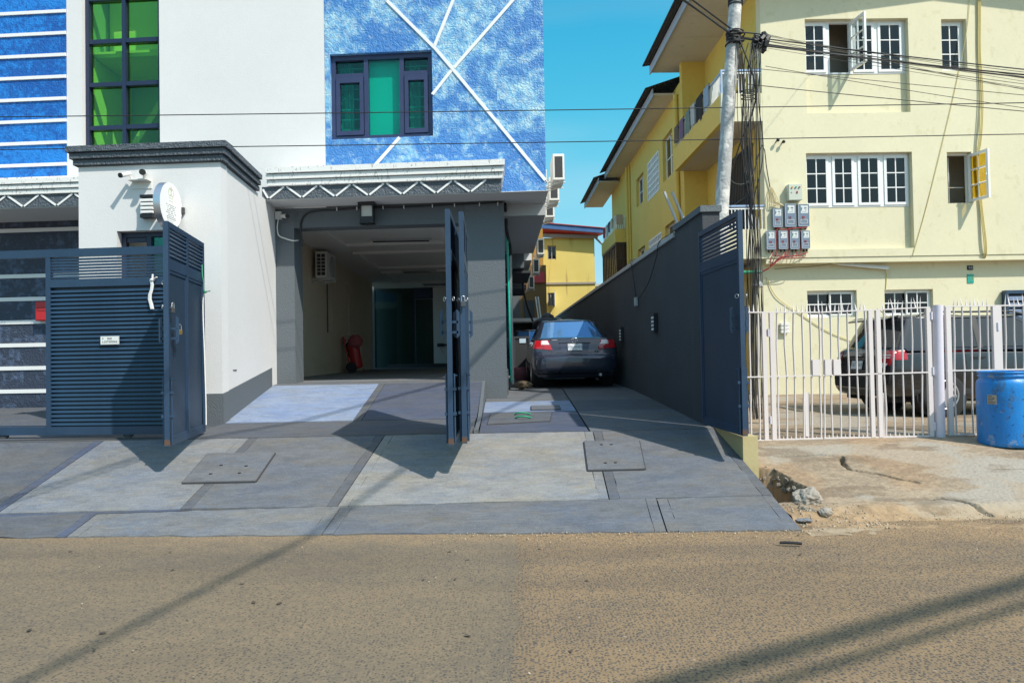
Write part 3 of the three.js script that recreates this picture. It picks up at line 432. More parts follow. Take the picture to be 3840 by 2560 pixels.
  part('pane', wb(-3.49, -2.77, 1.2, 3.88, -15.44, -15.42), mat([.40, .46, .45], .04, { physical: true, transmission: 1, thickness: 0 }), gd); part('handle', rod([-2.95, 2.1, 27.93], [-2.95, 2.85, 27.93], .02), M.steel, gd);
  part('step', wb(-4.6, -.3, 1.112, 1.26, -15.3, -14.9), M.darkGrey, office);
  part('push_bar', [bar([-2.5, 2.0, 27.7], [-.9, 2.0, 27.7], .06, .06), wb(-2.6, -2.35, 1.93, 2.07, -15.34, -15.2), wb(-1.65, -1.4, 1.93, 2.07, -15.34, -15.2)], M.darkGrey, office);
  for (let k = 0; k < 9; k++) { const x = rr(-2.6, -.5), y = rr(1.6, 4); part('marble_vein', skew(bar([x, y, 0], [x + rr(.1, .25), y - rr(.15, .4), 0], .012, .004, [0, 0, 1]).translate(0, 0, -15.348), 12.2), M.darkGrey, office); }
  part('side_column', wb(-.3, .12, .7, 4.35, -5.4, -4.6), M.grey, office); part('side_column', wb(-.3, .0, .7, 4.35, -9.6, -9.0), M.grey, office);
  part('carport_wall', wb(-.3, -.1, .7, 4.36, -15.4, -9.6), M.beige, office);
  part('side_plinth', wb(-.295, .12, .6, 1.27, -4.6, -.62), M.greyFine, office);
  part('overhang_soffit', wb(.09, .845, 4.1, 4.316, -5.0, -.302), M.plasticGrey, office);
  // stepped soffits and walls farther back along the passage
  part('side_wall', wb(.12, .62, 3.78, 4.34, -9, -5.3), M.grey, office); part('side_wall', wb(.12, .8, 3.68, 3.74, -8.2, -5.6), M.darkGrey, office);
  part('side_wall', wb(.12, .78, 3.55, 3.66, -11, -8.4), M.greyFine, office); part('side_wall', wb(-.1, .3, .8, 3.54, -16, -9.7), M.navy, office);
  part('upper_rear_wall', wb(.3, .86, 4.1, H, -14, -6.25), M.white, office);
}
solo('downpipe', 'teal plastic downpipe beside the grey carport pillar', 'pipe', [rod([.157, 3.9, 14], [.19, 1.0, 14], .022), rod([.157, 3.9, 14], [.12, 4.2, 14], .022)], M.teal);
solo('door_leaf', 'narrow pale grey metal door standing open behind the teal pipe', 'door', [bx(.2, .245, .95, 3.6, 14.05, 14.75)], M.plasticGrey);
{ const g = new THREE.IcosahedronGeometry(.14, 3), p = g.attributes.position; for (let i = 0; i < p.count; i++) { const v = new THREE.Vector3().fromBufferAttribute(p, i); const k = 1 + .5 * (N2(v.x * 8 + 3, v.y * 8 + v.z * 5, 9, 301) - .5); p.setXYZ(i, v.x * k * 1.35, v.y * k * .6, v.z * k); } g.computeVertexNormals(); solo('boulder', 'flat pale boulder at the foot of the teal pipe', 'stone', g.translate(.43, .93, -14), M.stone); }

// ---------------------------------------------------------------- guardhouse
const gb = (x0, x1, y0, y1, w0, w1) => wb(x0, x1, y0, y1, w0, w1, 9.28);
const guard = thing('guardhouse', 'white gatehouse with grey stepped cornice and grey plinth beside the ramp', 'building', [-5, .62, 10.6]);
{
  const foot = (o, back = 12.45) => [[-6.05 - o, 9.765 - o], [-3.90 + o, 9.595 - o], [-4.10 + o, back], [-6.3 - o, back + .15]];
  part('wall', skew(wall(rect(-5.98, -3.905, .95, 4.33), [[-5.42, -4.62, 2.2, 3.4]], .22), 9.28), M.white, guard);
  part('wall', prism([[-4.12, 9.83], [-3.922, 9.83], [-4.107, 12.525], [-4.3, 12.52]], .66, 4.33), M.white, guard);
  part('wall', prism([[-5.99, 10.0], [-5.79, 10.0], [-5.88, 12.7], [-6.08, 12.7]], .66, 4.33), M.white, guard);
  part('roof', prism([[-5.96, 9.78], [-3.93, 9.6], [-4.1, 11.3], [-5.96, 11.5]], 4.335, 4.5), M.white, guard);
  part('cornice_core', prism([[-5.98, 9.73], [-3.87, 9.56], [-4.05, 11.35], [-5.98, 11.4]], 4.335, 4.59), M.greyStucco, guard);
  part('dado', [gb(-6.0, -3.885, .5, 1.085, -.2, .02)], M.grey, guard);
  { const s = new THREE.Shape([[-9.60, .55], [-12.18, .55], [-12.18, 1.40], [-9.60, 1.085]].map(p => new THREE.Vector2(...p)));
    const g = new THREE.ExtrudeGeometry(s, { depth: .03, bevelEnabled: false }).rotateY(-Math.PI / 2); g.applyMatrix4(new THREE.Matrix4().set(1, 0, .0745, -3.17, 0, 1, 0, 0, 0, 0, 1, 0, 0, 0, 0, 1)); part('dado', g, M.grey, guard); }
  // cornice: three stepped courses round the front and the ramp side
  for (const [y0, y1, o] of [[4.345, 4.418, .05], [4.43, 4.506, .085], [4.518, 4.6, .12]]) {
    part('cornice', gb(-5.98 - o, -3.9 + o, y0, y1, -.15, o), M.greyStucco, guard);
    part('cornice', prism([[-3.98, 9.76], [-3.915 + o, 9.76], [-4.03 + o, 11.42 - o], [-4.1, 11.42 - o]], y0 + .002, y1 - .002), M.greyStucco, guard);
  }
  const w = part('window', [gb(-5.42, -4.62, 3.33, 3.4, -.2, -.12), gb(-5.42, -4.62, 2.2, 2.27, -.2, -.12), gb(-5.42, -5.35, 2.27, 3.33, -.2, -.12), gb(-4.69, -4.62, 2.27, 3.33, -.2, -.12), gb(-5.05, -4.98, 2.27, 3.33, -.2, -.12)], M.frame, guard);
  part('pane', gb(-4.98, -4.69, 2.27, 3.33, -.165, -.16), M.glassTeal, w);
  part('sash', [gb(-5.34, -5.06, 3.26, 3.32, -.17, -.13), gb(-5.34, -5.06, 2.28, 2.33, -.17, -.13)], M.frame, w);
  part('room', [gb(-5.78, -4.14, 2.0, 4.3, -2.2, -2.15), gb(-5.78, -4.14, 1.9, 2.0, -2.2, -.25)], M.cream, guard);
}
{ // twin security cameras on a bracket plate
  const c = thing('security_camera', 'pair of white security cameras on a bracket plate high on the gatehouse', 'camera', [-5.0, 4.0, 9.6]);
  const wz = x => 9.28 - SK * (x - .1);
  part('bracket', [gb(-5.18, -4.9, 4.085, 4.1, 0, .14), gb(-5.18, -4.9, 3.99, 4.085, 0, .012)], M.plastic, c);
  part('arm', [rod([-5.14, 4.1, wz(-5.14) - .05], [-5.18, 4.17, wz(-5.18) - .1], .012), rod([-4.97, 4.1, wz(-4.97) - .06], [-4.95, 4.16, wz(-4.95) - .12], .02)], M.plastic, c);
  part('housing', [rod([-5.17, 4.19, wz(-5.17) - .08], [-5.23, 4.13, wz(-5.2) - .22], .028, .032, 12)], M.plastic, c); part('lens_hood', rod([-5.227, 4.132, wz(-5.2) - .215], [-5.235, 4.126, wz(-5.2) - .235], .034, .034, 12), M.black, c);
  part('housing', rod([-4.98, 4.19, wz(-5) - .05], [-4.92, 4.165, wz(-4.95) - .22], .036, .04, 12), M.plastic, c); part('lens_hood', rod([-4.922, 4.166, wz(-4.95) - .21], [-4.915, 4.163, wz(-4.95) - .235], .042, .042, 12), M.black, c);
}
{ const l = thing('wall_light', 'black louvred wall light with white slats on the gatehouse', 'light', [-4.85, 3.6, 9.68], 'louvred wall lights');
  const x0 = -5.02, x1 = -4.84;
  part('housing', [gb(x0, x1, 3.56, 3.88, 0, .06), gb(x0, x1, 3.84, 3.88, .06, .11), gb(x0, x1, 3.56, 3.61, .06, .11)], M.black, l);
  for (let k = 0; k < 4; k++) part('slat', gb(x0 + .005, x1 - .005, 3.625 + k * .055, 3.66 + k * .055, .06, .105), M.stripe, l); }
{ // round projecting sign, faces across the entrance
  const s = thing('round_sign', 'round white projecting sign with brushed metal rim on the gatehouse wall', 'sign', [-4.53, 3.3, 9.28]);
  const R = .31, cy = 3.66, cd = 9.31;
  const rimG = new THREE.CylinderGeometry(R, R, .09, 48, 1, true).rotateZ(Math.PI / 2).translate(-4.504, cy, -cd); part('rim', rimG, M.brushed, s);
  const t = canvasTex(512, 512, (g, w, h) => {
    g.fillStyle = '#efefed'; g.fillRect(0, 0, w, h); g.strokeStyle = '#8a8a2c'; g.lineWidth = 7; g.beginPath(); g.ellipse(228, 112, 27, 40, 0, 0, 7); g.stroke(); g.beginPath(); g.ellipse(284, 112, 27, 40, 0, 0, 7); g.stroke(); g.fillStyle = '#8a8a2c'; g.beginPath(); g.ellipse(256, 62, 9, 18, 0, 0, 7); g.fill();
    g.fillStyle = 'rgba(140,140,80,.55)'; for (let r = 0; r < 2; r++) for (let k = 0; k < 6; k++) g.fillRect(206 + k * 17, 168 + r * 34, 10, 14);
    g.fillStyle = '#3a3a3a'; let q = 3; for (let r = 0; r < 6; r++) { const n = [16, 12, 12, 14, 17, 10][r]; let x = 256 - n * 7; for (let k = 0; k < n; k++) { q = (q * 31 + 7) % 17; if (q > 2) g.fillRect(x, 250 + r * 22 + q % 3, 9, 11 - q % 3); x += 14; } }
    g.strokeStyle = '#20242c'; g.lineWidth = 6; g.strokeRect(160, 388, 190, 20); for (let r = 0; r < 3; r++) { g.fillRect(170 + r * 20, 424 + r * 18, 8, 13); for (let k = 0; k < 9 - r; k++) g.fillRect(190 + r * 14 + k * 14, 428 + r * 18, 9, 5); }
  });
  const face = new THREE.CircleGeometry(R, 48).rotateY(Math.PI / 2).translate(-4.458, cy, -cd); part('face', face, mat([.92, .92, .92], .5, { map: t }), s, { uv: true });
  part('face', new THREE.CircleGeometry(R, 48).rotateY(-Math.PI / 2).translate(-4.55, cy, -cd), M.plastic, s);
  part('mount', [bx(-4.56, -4.5, cy - .03, cy + .03, cd + R - .01, 9.66), bx(-4.48, -4.42, cy - .05, cy + .04, 9.6, 9.63)], M.darkGrey, s);
}
solo('window_vent', 'small dark weep slot low on the gatehouse ramp wall', 'vent', bx(-3.955, -3.936, 1.39, 1.405, 10.05, 10.2), M.darkGrey);

// ---------------------------------------------------------------- gates
const slatG = (w, h, t) => new THREE.BoxGeometry(w, h, t);
{ // sliding gate: local x along the gate, z out to the street
  const a = Math.atan2(.22, 2.2), L = 3.2;
  const g = thing('sliding_gate', 'long slate blue slatted sliding gate with open left bay and no loitering sign', 'gate', [-4.05, .655, 8.49], null, -a * 1); // runs left and slightly back
  const X = x => x - 0; const P = (n, ge, m) => part(n, ge, m, g);
  P('rail', bx(-L, 0, 2.22, 2.32, -.03, .03), M.gate); P('rail', bx(-L, 0, 0, .1, -.03, .03), M.gate); P('rail', bx(-1.6, 0, 1.84, 1.94, -.03, .03), M.gate);
  P('stile', bx(-1.66, -1.6, .1, 2.22, -.028, .028), M.gate); P('stile', bx(-.06, 0, .1, 2.22, -.028, .028), M.gate); P('stile', bx(-L, -L + .06, .1, 2.22, -.028, .028), M.gate);
  P('backing_sheet', bx(-1.6, -.06, .1, 1.84, .026, .03), M.gateSheet);
  const s1 = finish(slatG(1.54, .03, .022)), s2 = finish(slatG(1.54, .024, .03));
  for (let k = 0; k < 33; k++) { const m = shade(new THREE.Mesh(s1, M.gate)); m.name = 'slat'; m.position.set(-.83, .128 + k * .0518, .008); m.rotation.x = -.25; g.add(m); }
  for (let k = 0; k < 7; k++) { const m = shade(new THREE.Mesh(s2, M.gate)); m.name = 'slat'; m.position.set(-.83, 1.965 + k * .0375, 0); g.add(m); }
  for (const x of [-2.25, -.6]) P('roller', [rod([x, -.035, -.02], [x, -.035, .02], .035, .035, 14), bx(x - .06, x + .06, -.03, 0, -.012, .012)], M.darkGrey);
  P('ring', new THREE.TorusGeometry(.022, .004, 6, 16).translate(-.1, 1.86, .04), M.steel);
  // sign
}
const onSlide = (lx, ly, lz) => { const a = -Math.atan2(.22, 2.2), c = Math.cos(a), s = Math.sin(a); return [-4.05 + lx * c + lz * s, .655 + ly, 8.49 - (-lx * s + lz * c)]; };
{ const a = -Math.atan2(.22, 2.2), t = canvasTex(512, 220, (g, w, h) => { g.fillStyle = '#e9ece8'; g.fillRect(0, 0, w, h); g.fillStyle = '#1d2a2a'; g.textAlign = 'center'; g.font = 'bold 92px sans-serif'; g.fillText('N', 222, 98); g.fillStyle = '#7a3b46'; g.fillRect(262, 38, 52, 56); g.fillStyle = '#e9ece8'; for (let i = 0; i < 3; i++) { g.fillRect(262, 52 + i * 14, 52, 3); g.fillRect(274 + i * 14, 38, 3, 56); } g.fillStyle = '#1d2a2a'; g.font = 'bold 80px sans-serif'; g.fillText('LOITERING', 258, 180, 440); g.fillStyle = '#303a55'; g.fillRect(52, 40, 26, 40); g.strokeStyle = '#9aa09a'; g.lineWidth = 6; g.strokeRect(3, 3, w - 6, h - 6); });
  const p = onSlide(-.80, 1.165, .045), s = thing('notice_plate', 'small white no loitering plate screwed to the slatted gate', 'sign', p, null, a);
  part('plate', new THREE.BoxGeometry(.245, .105, .004), M.plastic, s); part('print', new THREE.PlaneGeometry(.241, .101).translate(0, 0, .0026), mat([.9, .9, .9], .4, { map: t }), s, { uv: true });
  const q = onSlide(-.24, 1.9, .045), c = thing('cloth_strip', 'white cloth strip knotted to the slatted gate', 'cloth', q, null, a);
  const rib = []; for (let k = 0; k <= 6; k++) { const y = -.36 * k / 6, x = .018 * Math.sin(k * 1.3) - .02; rib.push([[x - .02, y, .002 * k], [x + .022, y, .004 + .004 * Math.sin(k)], [x + .022, y, -.004], [x - .02, y, -.006]]); }
  part('ribbon', loft(rib), M.stripe, c); part('knot', [new THREE.SphereGeometry(.026, 10, 8).scale(1.3, .8, .7), bar([0, 0, 0], [.07, .03, -.02], .02, .01), bar([0, .01, 0], [.01, .07, -.01], .02, .01)], M.stripe, c); }

function gateLeaf(name, label, hinge, free, o = {}) { // hinge/free = [x,d]; local x from hinge to free edge, +z = side seen as "front"
  const w = Math.hypot(free[0] - hinge[0], free[1] - hinge[1]), ang = Math.atan2(free[1] - hinge[1], free[0] - hinge[0]);
  const g = thing(name, label, 'gate', [hinge[0], .65, hinge[1]], 'hinged gate leaves', ang || 1e-6), H = 2.39, P = (n, ge, m, par = g) => part(n, ge, m, par);
  const bays = o.bays || 1, bw = (w - .05 * (bays + 1)) / bays;
  P('rail', bx(0, w, H - .06, H, -.025, .025), M.gate); P('rail', bx(0, w, 0, .06, -.025, .025), M.gate);
  for (let b = 0; b <= bays; b++) P('stile', bx(b * (bw + .05), b * (bw + .05) + .05, .06, H - .06, -.0255, .0255), b === bays ? M.gate : M.gate);
  P('edge_rust', [bx(w - .045, w + .001, .0, .07, -.0265, .0265)], M.gateRust);
  for (let b = 0; b < bays; b++) { const x0 = .05 + b * (bw + .05), x1 = x0 + bw;
    P('rail', bx(x0, x1, 1.88, 2.0, -.024, .024), M.gate);
    P('sheet', bx(x0, x1, .06, 1.88, -.008, .008), M.gateSheet);
    P('sheet_frame', [bx(x0, x1, 1.845, 1.88, -.018, .018), bx(x0, x1, .06, .1, -.018, .018), bx(x0, x0 + .03, .1, 1.845, -.018, .018), bx(x1 - .03, x1, .1, 1.845, -.018, .018)], M.gate);
    const s = finish(slatG(bw, .026, .036)); for (let k = 0; k < 7; k++) { const m = shade(new THREE.Mesh(s, M.gate)); m.name = 'slat'; m.position.set((x0 + x1) / 2, 2.035 + k * .045, 0); m.rotation.x = .5; g.add(m); } }
  // paired pull handles near the free edge, drop bolts, eyes
  for (const s of [-1, 1]) { const z = s * .085, x = w - .1; const sh = new THREE.Shape([[-.016, 0], [.016, .03], [.016, .27], [-.016, .3]].map(p => new THREE.Vector2(...p)));
    P('handle', [new THREE.ExtrudeGeometry(sh, { depth: .014, bevelEnabled: false }).rotateY(-s * Math.PI / 2).translate(x + (s > 0 ? .007 : -.007), 1.08, z), ...[1.13, 1.235].map(y => bx(x - .007, x + .007, y, y + .025, s > 0 ? -z : .024, s > 0 ? -.024 : -z))], M.gate);
    P('drop_bolt', [rod([w - .035, .02, -s * .04], [w - .035, .72, -s * .04], .011), bx(w - .055, w - .015, .3, .33, -s * .04 - .02, -s * .04 + .02), bx(w - .055, w - .015, .55, .58, -s * .04 - .02, -s * .04 + .02), rod([w - .035, .7, -s * .04], [w - .09, .7, -s * .06], .009)], M.gate);
    P('eye', new THREE.TorusGeometry(.022, .0045, 8, 18).rotateY(.5).translate(w - .03, 1.48, s * .045), M.steel); }
  P('hinge', [rod([.0, .3, 0], [.0, .42, 0], .02), rod([0, 1.9, 0], [0, 2.02, 0], .02)], M.gate);
  return g;
}
const leafL = gateLeaf('gate_leaf', 'open slate blue gate leaf with padlocks and wicket seam beside the gatehouse', [-3.79, 8.72], [-3.55, 7.28], { bays: 2, rustBolt: true });
const leafC1 = gateLeaf('gate_leaf', 'left of the two slate blue gate leaves standing edge-on in front of the carport', [-.525, 8.62], [-.525, 6.9], { bays: 2 });
const leafC2 = gateLeaf('gate_leaf', 'right of the two slate blue edge-on gate leaves, nearest the grey pillar', [-.425, 8.45], [-.395, 7.03], { bays: 2 });
const leafR = gateLeaf('gate_leaf', 'shaded dark gate leaf folded back against the dark boundary wall pillar', [2.515, 8.5], [2.555, 7.17], { bays: 1 });
function padlock(name, label, at, turn, body) { const g = thing(name, label, 'padlock', at, null, turn || 1e-6); part('body', rb(.05, .055, .022, .006, 0, 0, 0), body, g); part('shackle', [new THREE.TorusGeometry(.017, .0045, 8, 14, Math.PI).translate(0, .065, 0), rod([-.017, .02, 0], [-.017, .067, 0], .0045), rod([.017, .02, 0], [.017, .067, 0], .0045)], M.steel, g); return g; }
padlock('padlock', 'grey padlock hanging from an eye on the left gate leaf', [-3.5, 2.09, 7.33], 1.4, M.darkGrey);
padlock('padlock', 'brass padlock hanging by the handle of the left gate leaf', [-3.47, 1.86, 7.42], 1.2, M.brass);
padlock('padlock', 'grey padlock on the edge of the right central gate leaf', [-.385, 2.08, 6.985], .1, M.darkGrey);
solo('rope_tie', 'green rope tie knotted round the hinge side of the left gate leaf', 'rope', [tube([[-3.74, 2.75, 8.6], [-3.72, 2.62, 8.56], [-3.7, 2.52, 8.55], [-3.69, 2.42, 8.53]], .006, 20), new THREE.SphereGeometry(.022, 8, 6).scale(1, .8, .8).translate(-3.67, 2.4, -8.52), rod([-3.67, 2.4, 8.52], [-3.6, 2.41, 8.5], .006)], M.green);
solo('rope_tail', 'white rope hanging down the hinge side of the left gate leaf', 'rope', tube([[-3.69, 2.4, 8.54], [-3.71, 2.3, 8.55], [-3.70, 1.6, 8.555], [-3.69, 1.0, 8.56], [-3.69, .75, 8.56]], .008, 30), M.stripe);
solo('hinge_post', 'slim slate blue steel post carrying the two central gate leaves', 'post', bx(-.54, -.45, .6, 3.04, 8.66, 8.75), M.gate);
{ const b = thing('hose_cabinet', 'red fire hose cabinet on the striped wall behind the slatted gate', 'cabinet', [-8.84, 2.36, 13.4]);
  part('box', wb(-9.0, -8.6, 2.37, 2.74, -.54, -.4), M.red, b); part('door', wb(-8.98, -8.62, 2.39, 2.72, -.399, -.385), M.red, b); part('slot', [wb(-8.95, -8.66, 2.62, 2.635, -.384, -.38), wb(-8.95, -8.66, 2.56, 2.575, -.384, -.38)], mat([.25, .01, .012], .5), b); }

// ---------------------------------------------------------------- fittings of the carport
{ const l = thing('hanging_lantern', 'black box lantern hanging from the carport lintel', 'lantern', [-2.36, 3.93, 12.3]);
  const x = -2.36; part('cap', wb(x - .15, x + .15, 4.26, 4.31, .06, .3), M.black, l); part('body', [wb(x - .12, x + .12, 3.96, 4.06, .09, .27), wb(x - .13, x + .13, 3.94, 3.96, .08, .28), ...[[-.12, .09], [.1, .09], [-.12, .25], [.1, .25]].map(([a, w]) => wb(x + a, x + a + .02, 4.06, 4.26, w, w + .02))], M.black, l); part('shade', wb(x - .095, x + .095, 4.06, 4.255, .115, .245), mat([.55, .54, .5], .5), l); part('finial', rod([x, 3.94, 12.2], [x, 3.9, 12.2], .015, .008), M.black, l); }
{ const c = thing('security_camera', 'white bullet camera on the top left corner of the carport', 'camera', [-4.02, 3.9, 12.45]);
  part('junction_box', wb(-4.09, -3.98, 4.1, 4.24, .0, .07), M.plastic, c); part('housing', rod([-3.98, 4.15, 12.44], [-3.82, 4.12, 12.3], .035, .04, 12), M.plastic, c); part('lens_hood', rod([-3.825, 4.122, 12.31], [-3.81, 4.12, 12.29], .041, .041, 12), M.black, c);
  part('lead', tube([[-4.03, 4.1, 12.46], [-4.05, 3.95, 12.46], [-4.02, 3.8, 12.45], [-3.9, 3.74, 12.45], [-3.76, 3.7, 12.46], [-3.7, 3.72, 12.55]], .012, 30), M.plastic, c); }
{ const c = thing('dome_camera', 'white dome camera on the carport ceiling near the left pillar', 'camera', [-3.95, 4.2, 14.2]);
  part('base', new THREE.CylinderGeometry(.1, .1, .07, 20).translate(-3.95, 4.32, -14.2), M.plastic, c); part('dome', new THREE.SphereGeometry(.075, 18, 10, 0, 6.3, Math.PI / 2, Math.PI / 2).translate(-3.95, 4.285, -14.2), M.black, c); }
{ const c = thing('lintel_cable', 'black cable clipped along the top of the carport lintel', 'cable', [-2, 4.2, 12.3]); const D = x => 12.2 - SK * (x - .1) - .02;
  part('cable', tube([[-3.6, 3.6, D(-3.7)], [-3.62, 4.05, D(-3.7)], [-3.5, 4.2, D(-3.5)], [-2.9, 4.25, D(-2.9)], [-2.4, 4.27, D(-2.4)], [-1.8, 4.26, D(-1.8)], [-1.2, 4.275, D(-1.2)], [-.6, 4.28, D(-.6)], [.06, 4.29, D(.06)]], .017, 60), M.cable, c);
  for (const x of [-2.95, -2.58, -2.1, -1.72, -1.2, -.8, -.35, -.02]) part('clip', bx(x - .008, x + .008, 4.23, 4.285, D(x) - .03, D(x) + .018), M.plastic, c); }
for (const [x0, x1, d, lab] of [[-3.06, -1.62, 16.2, 'tube light nearest the carport entrance'], [-3.2, -1.5, 22.2, 'second tube light along the carport ceiling'], [-3.0, -1.5, 26.3, 'third tube light, deepest along the carport ceiling']]) {
  const l = thing('tube_light', 'unlit ' + lab, 'light', [(x0 + x1) / 2, 4.3, d], 'tube lights on the carport ceiling'); part('batten', bx(x0, x1, 4.31, 4.358, d - .03, d + .03), M.plasticGrey, l); part('tube', rod([x0 + .05, 4.29, d], [x1 - .05, 4.29, d], .015), M.acDark, l); part('end_cap', [bx(x0, x0 + .05, 4.27, 4.31, d - .02, d + .02), bx(x1 - .05, x1, 4.27, 4.31, d - .02, d + .02)], M.plastic, l); }
function acUnit(label, at, turn, group, s = 1, plain = false) { // local: fan face +x ... seen mostly by its louvred end; wall at -x
  const g = thing('air_conditioner', label, 'air conditioner', at, group, turn || 1e-6), P = (n, ge, m, par = g) => part(n, ge.map ? ge.map(q => q.scale(s, s, s)) : ge.scale(s, s, s), m, par);
  P('casing', [rb(.3, .68, .9, .02, .15, .36, -.45)], M.acWhite);
  P('end_grille', [new THREE.BoxGeometry(.2, .54, .006).translate(.15, .36, .003)], M.acDark);
  if (!plain) for (let k = 0; k < 5; k++) P('grille_bar', new THREE.BoxGeometry(.2, .016, .014).translate(.15, .185 + k * .088, .005), M.acWhite); if (!plain) P('grille_bar', new THREE.BoxGeometry(.016, .54, .014).translate(.15, .36, .005), M.acWhite);
  const f = P('fan_guard', [new THREE.TorusGeometry(.26, .012, 6, 28).rotateY(Math.PI / 2).translate(.31, .36, -.5), new THREE.TorusGeometry(.18, .008, 6, 24).rotateY(Math.PI / 2).translate(.31, .36, -.5), new THREE.TorusGeometry(.1, .008, 6, 20).rotateY(Math.PI / 2).translate(.31, .36, -.5), new THREE.CircleGeometry(.25, 24).rotateY(Math.PI / 2).translate(.303, .36, -.5)], M.plasticGrey);
  [-.15, -.75].forEach(z => P('bracket', [new THREE.BoxGeometry(.5, .03, .04).translate(.08, .0, z), new THREE.BoxGeometry(.02, .35, .04).translate(-.16, .16, z), new THREE.BoxGeometry(.36, .02, .03).rotateZ(.25).translate(0, -.06, z)], M.acWhite)); return g;
}
acUnit('old cream air conditioner bracketed to the carport left wall', [-4.68, 3.56, 17.3], 0, 'air conditioner outdoor units');
for (const [x, y, d, lab] of [[1.15, 5.2, 14.3, 'topmost and nearest air conditioner on the blue building flank'], [1.2, 5.2, 16.2, 'second air conditioner behind the nearest one on the blue building flank'], [1.24, 5.2, 18.2, 'third air conditioner in the upper row on the blue building flank'], [1.05, 4.33, 19, 'air conditioner under the overhang in front of the yellow house roof'], [1.02, 4.05, 21, 'air conditioner lower down beside the yellow house window'], [1.0, 3.86, 24, 'farthest small air conditioner over the passage'] ])
  acUnit(lab, [x, y, d], 0, 'air conditioner outdoor units', d < 18.5 ? .82 : .66, true);
{ // wheeled extinguisher leaning by the carport wall
  const g = thing('wheeled_extinguisher', 'large red wheeled fire extinguisher against the carport wall', 'fire extinguisher', [-4.4, 1.11, 20.5], null, .25), q = new THREE.Matrix4().makeRotationZ(.16);
  const P = (n, ge, m) => part(n, (Array.isArray(ge) ? ge : [ge]).map(a => a.applyMatrix4(q)), m, g);
  P('cylinder', new THREE.LatheGeometry([[0, .1], [.14, .11], [.17, .16], [.17, .78], [.14, .88], [.06, .93], [.05, .98], [0, .98]].map(p => new THREE.Vector2(...p)), 28).translate(.1, 0, 0), M.red);
  for (const z of [-.2, .2]) part('wheel', [new THREE.CylinderGeometry(.15, .15, .06, 24).rotateX(Math.PI / 2).translate(-.1, .15, z), new THREE.TorusGeometry(.13, .03, 8, 24).translate(-.1, .15, z)], M.rubber, g);
  P('frame', [rod([-.1, .12, .12], [-.16, 1.1, .12], .018), rod([-.1, .12, -.12], [-.16, 1.1, -.12], .018), rod([-.14, 1.1, -.14], [-.14, 1.1, .14], .018), rod([-.16, 1.1, 0], [-.1, .95, 0], .02)], M.red);
  P('hose', [tube([[.0, .95, .1], [-.12, .8, .2], [-.06, .62, .2], [-.12, .5, .19], [-.02, .72, .2], [-.1, .85, .17]], .028, 40), rod([-.08, .6, .2], [-.04, .2, .19], .014)], M.rubber);
  P('label_panel', new THREE.BoxGeometry(.012, .32, .14).translate(.272, .62, .03), M.plastic); part('foot', [rod([.24, .1, .08], [.28, 0, .1], .01), rod([.24, .1, -.08], [.28, 0, -.1], .01)], M.red, g);
}
{ const gq = new THREE.SphereGeometry(.2, 28, 18), p = gq.attributes.position; for (let i = 0; i < p.count; i++) { const v = new THREE.Vector3().fromBufferAttribute(p, i); const k = 1 + .22 * (N2(v.x * 12, v.y * 9 + v.z * 7, 6, 311) - .5) * 2; p.setXYZ(i, v.x * k, v.y * k * .85 - (v.y < 0 ? .06 : 0), v.z * k); } gq.computeVertexNormals(); solo('cleaning_cloth', 'crumpled red cloth draped over the wheeled extinguisher', 'cloth', gq.translate(-4.36, 2.06, -20.42), M.redCloth); }
// access covers in the paving
function cover(label, cs, m, opts = {}) { const c = [0, 1].map(i => cs.reduce((s, p) => s + p[i], 0) / 4), Y = opts.y || AY, g = thing('access_cover', label, 'cover', [c[0], Y(c[0], c[1]), c[1]], 'concrete access covers');
  part('lid', slab(cs.map(([x, d]) => [x, Y(x, d) + opts.h, d]), opts.h + .02), m, g); part('rim', cs.map((a, i) => { const b = cs[(i + 1) % 4]; return bar([a[0], Y(...a) + opts.h * .4, a[1]], [b[0], Y(...b) + opts.h * .4, b[1]], .022, .012); }), M.joint, g);
  for (const [u, v] of opts.holes || []) { const x = mix(mix(cs[0][0], cs[1][0], u), mix(cs[3][0], cs[2][0], u), v), d = mix(cs[0][1], cs[2][1], v); part('lift_hole', new THREE.CylinderGeometry(.018, .018, .01, 10).translate(x, Y(x, d) + opts.h, -d), M.blackMatt, g); } return g; }
cover('square concrete drain cover on the apron near the slatted gate', [[-3.34, 7.17], [-2.58, 7.16], [-2.61, 7.86], [-3.38, 7.88]], M.concMid, { h: .022, holes: [[.3, .25], [.7, .25], [.35, .55], [.72, .5]] });
cover('square concrete drain cover on the apron below the passage', [[.89, 7.2], [1.49, 7.2], [1.59, 7.98], [.95, 7.99]], M.concMid, { h: .022, holes: [[.32, .2], [.5, .2], [.3, .85], [.48, .85]] });
const c3 = cover('long concrete cover with two green rope handles by the carport pillar', [[-.2, 9.0], [.63, 9.2], [.74, 10.25], [-.17, 10.1]], M.concDark, { h: .012, y: (x, d) => DY(d) });
for (const d of [9.45, 9.85]) part('rope_handle', tube([[.17, DY(d) + .02, d], [.22, DY(d) + .045, d - .04], [.32, DY(d) + .045, d - .05], [.4, DY(d) + .02, d]], .012, 14), M.green, c3);
cover('small concrete cover behind the rope handled cover', [[.44, 10.4], [.88, 10.42], [.9, 10.9], [.46, 10.9]], M.concMid, { h: .02, y: (x, d) => DY(d) });

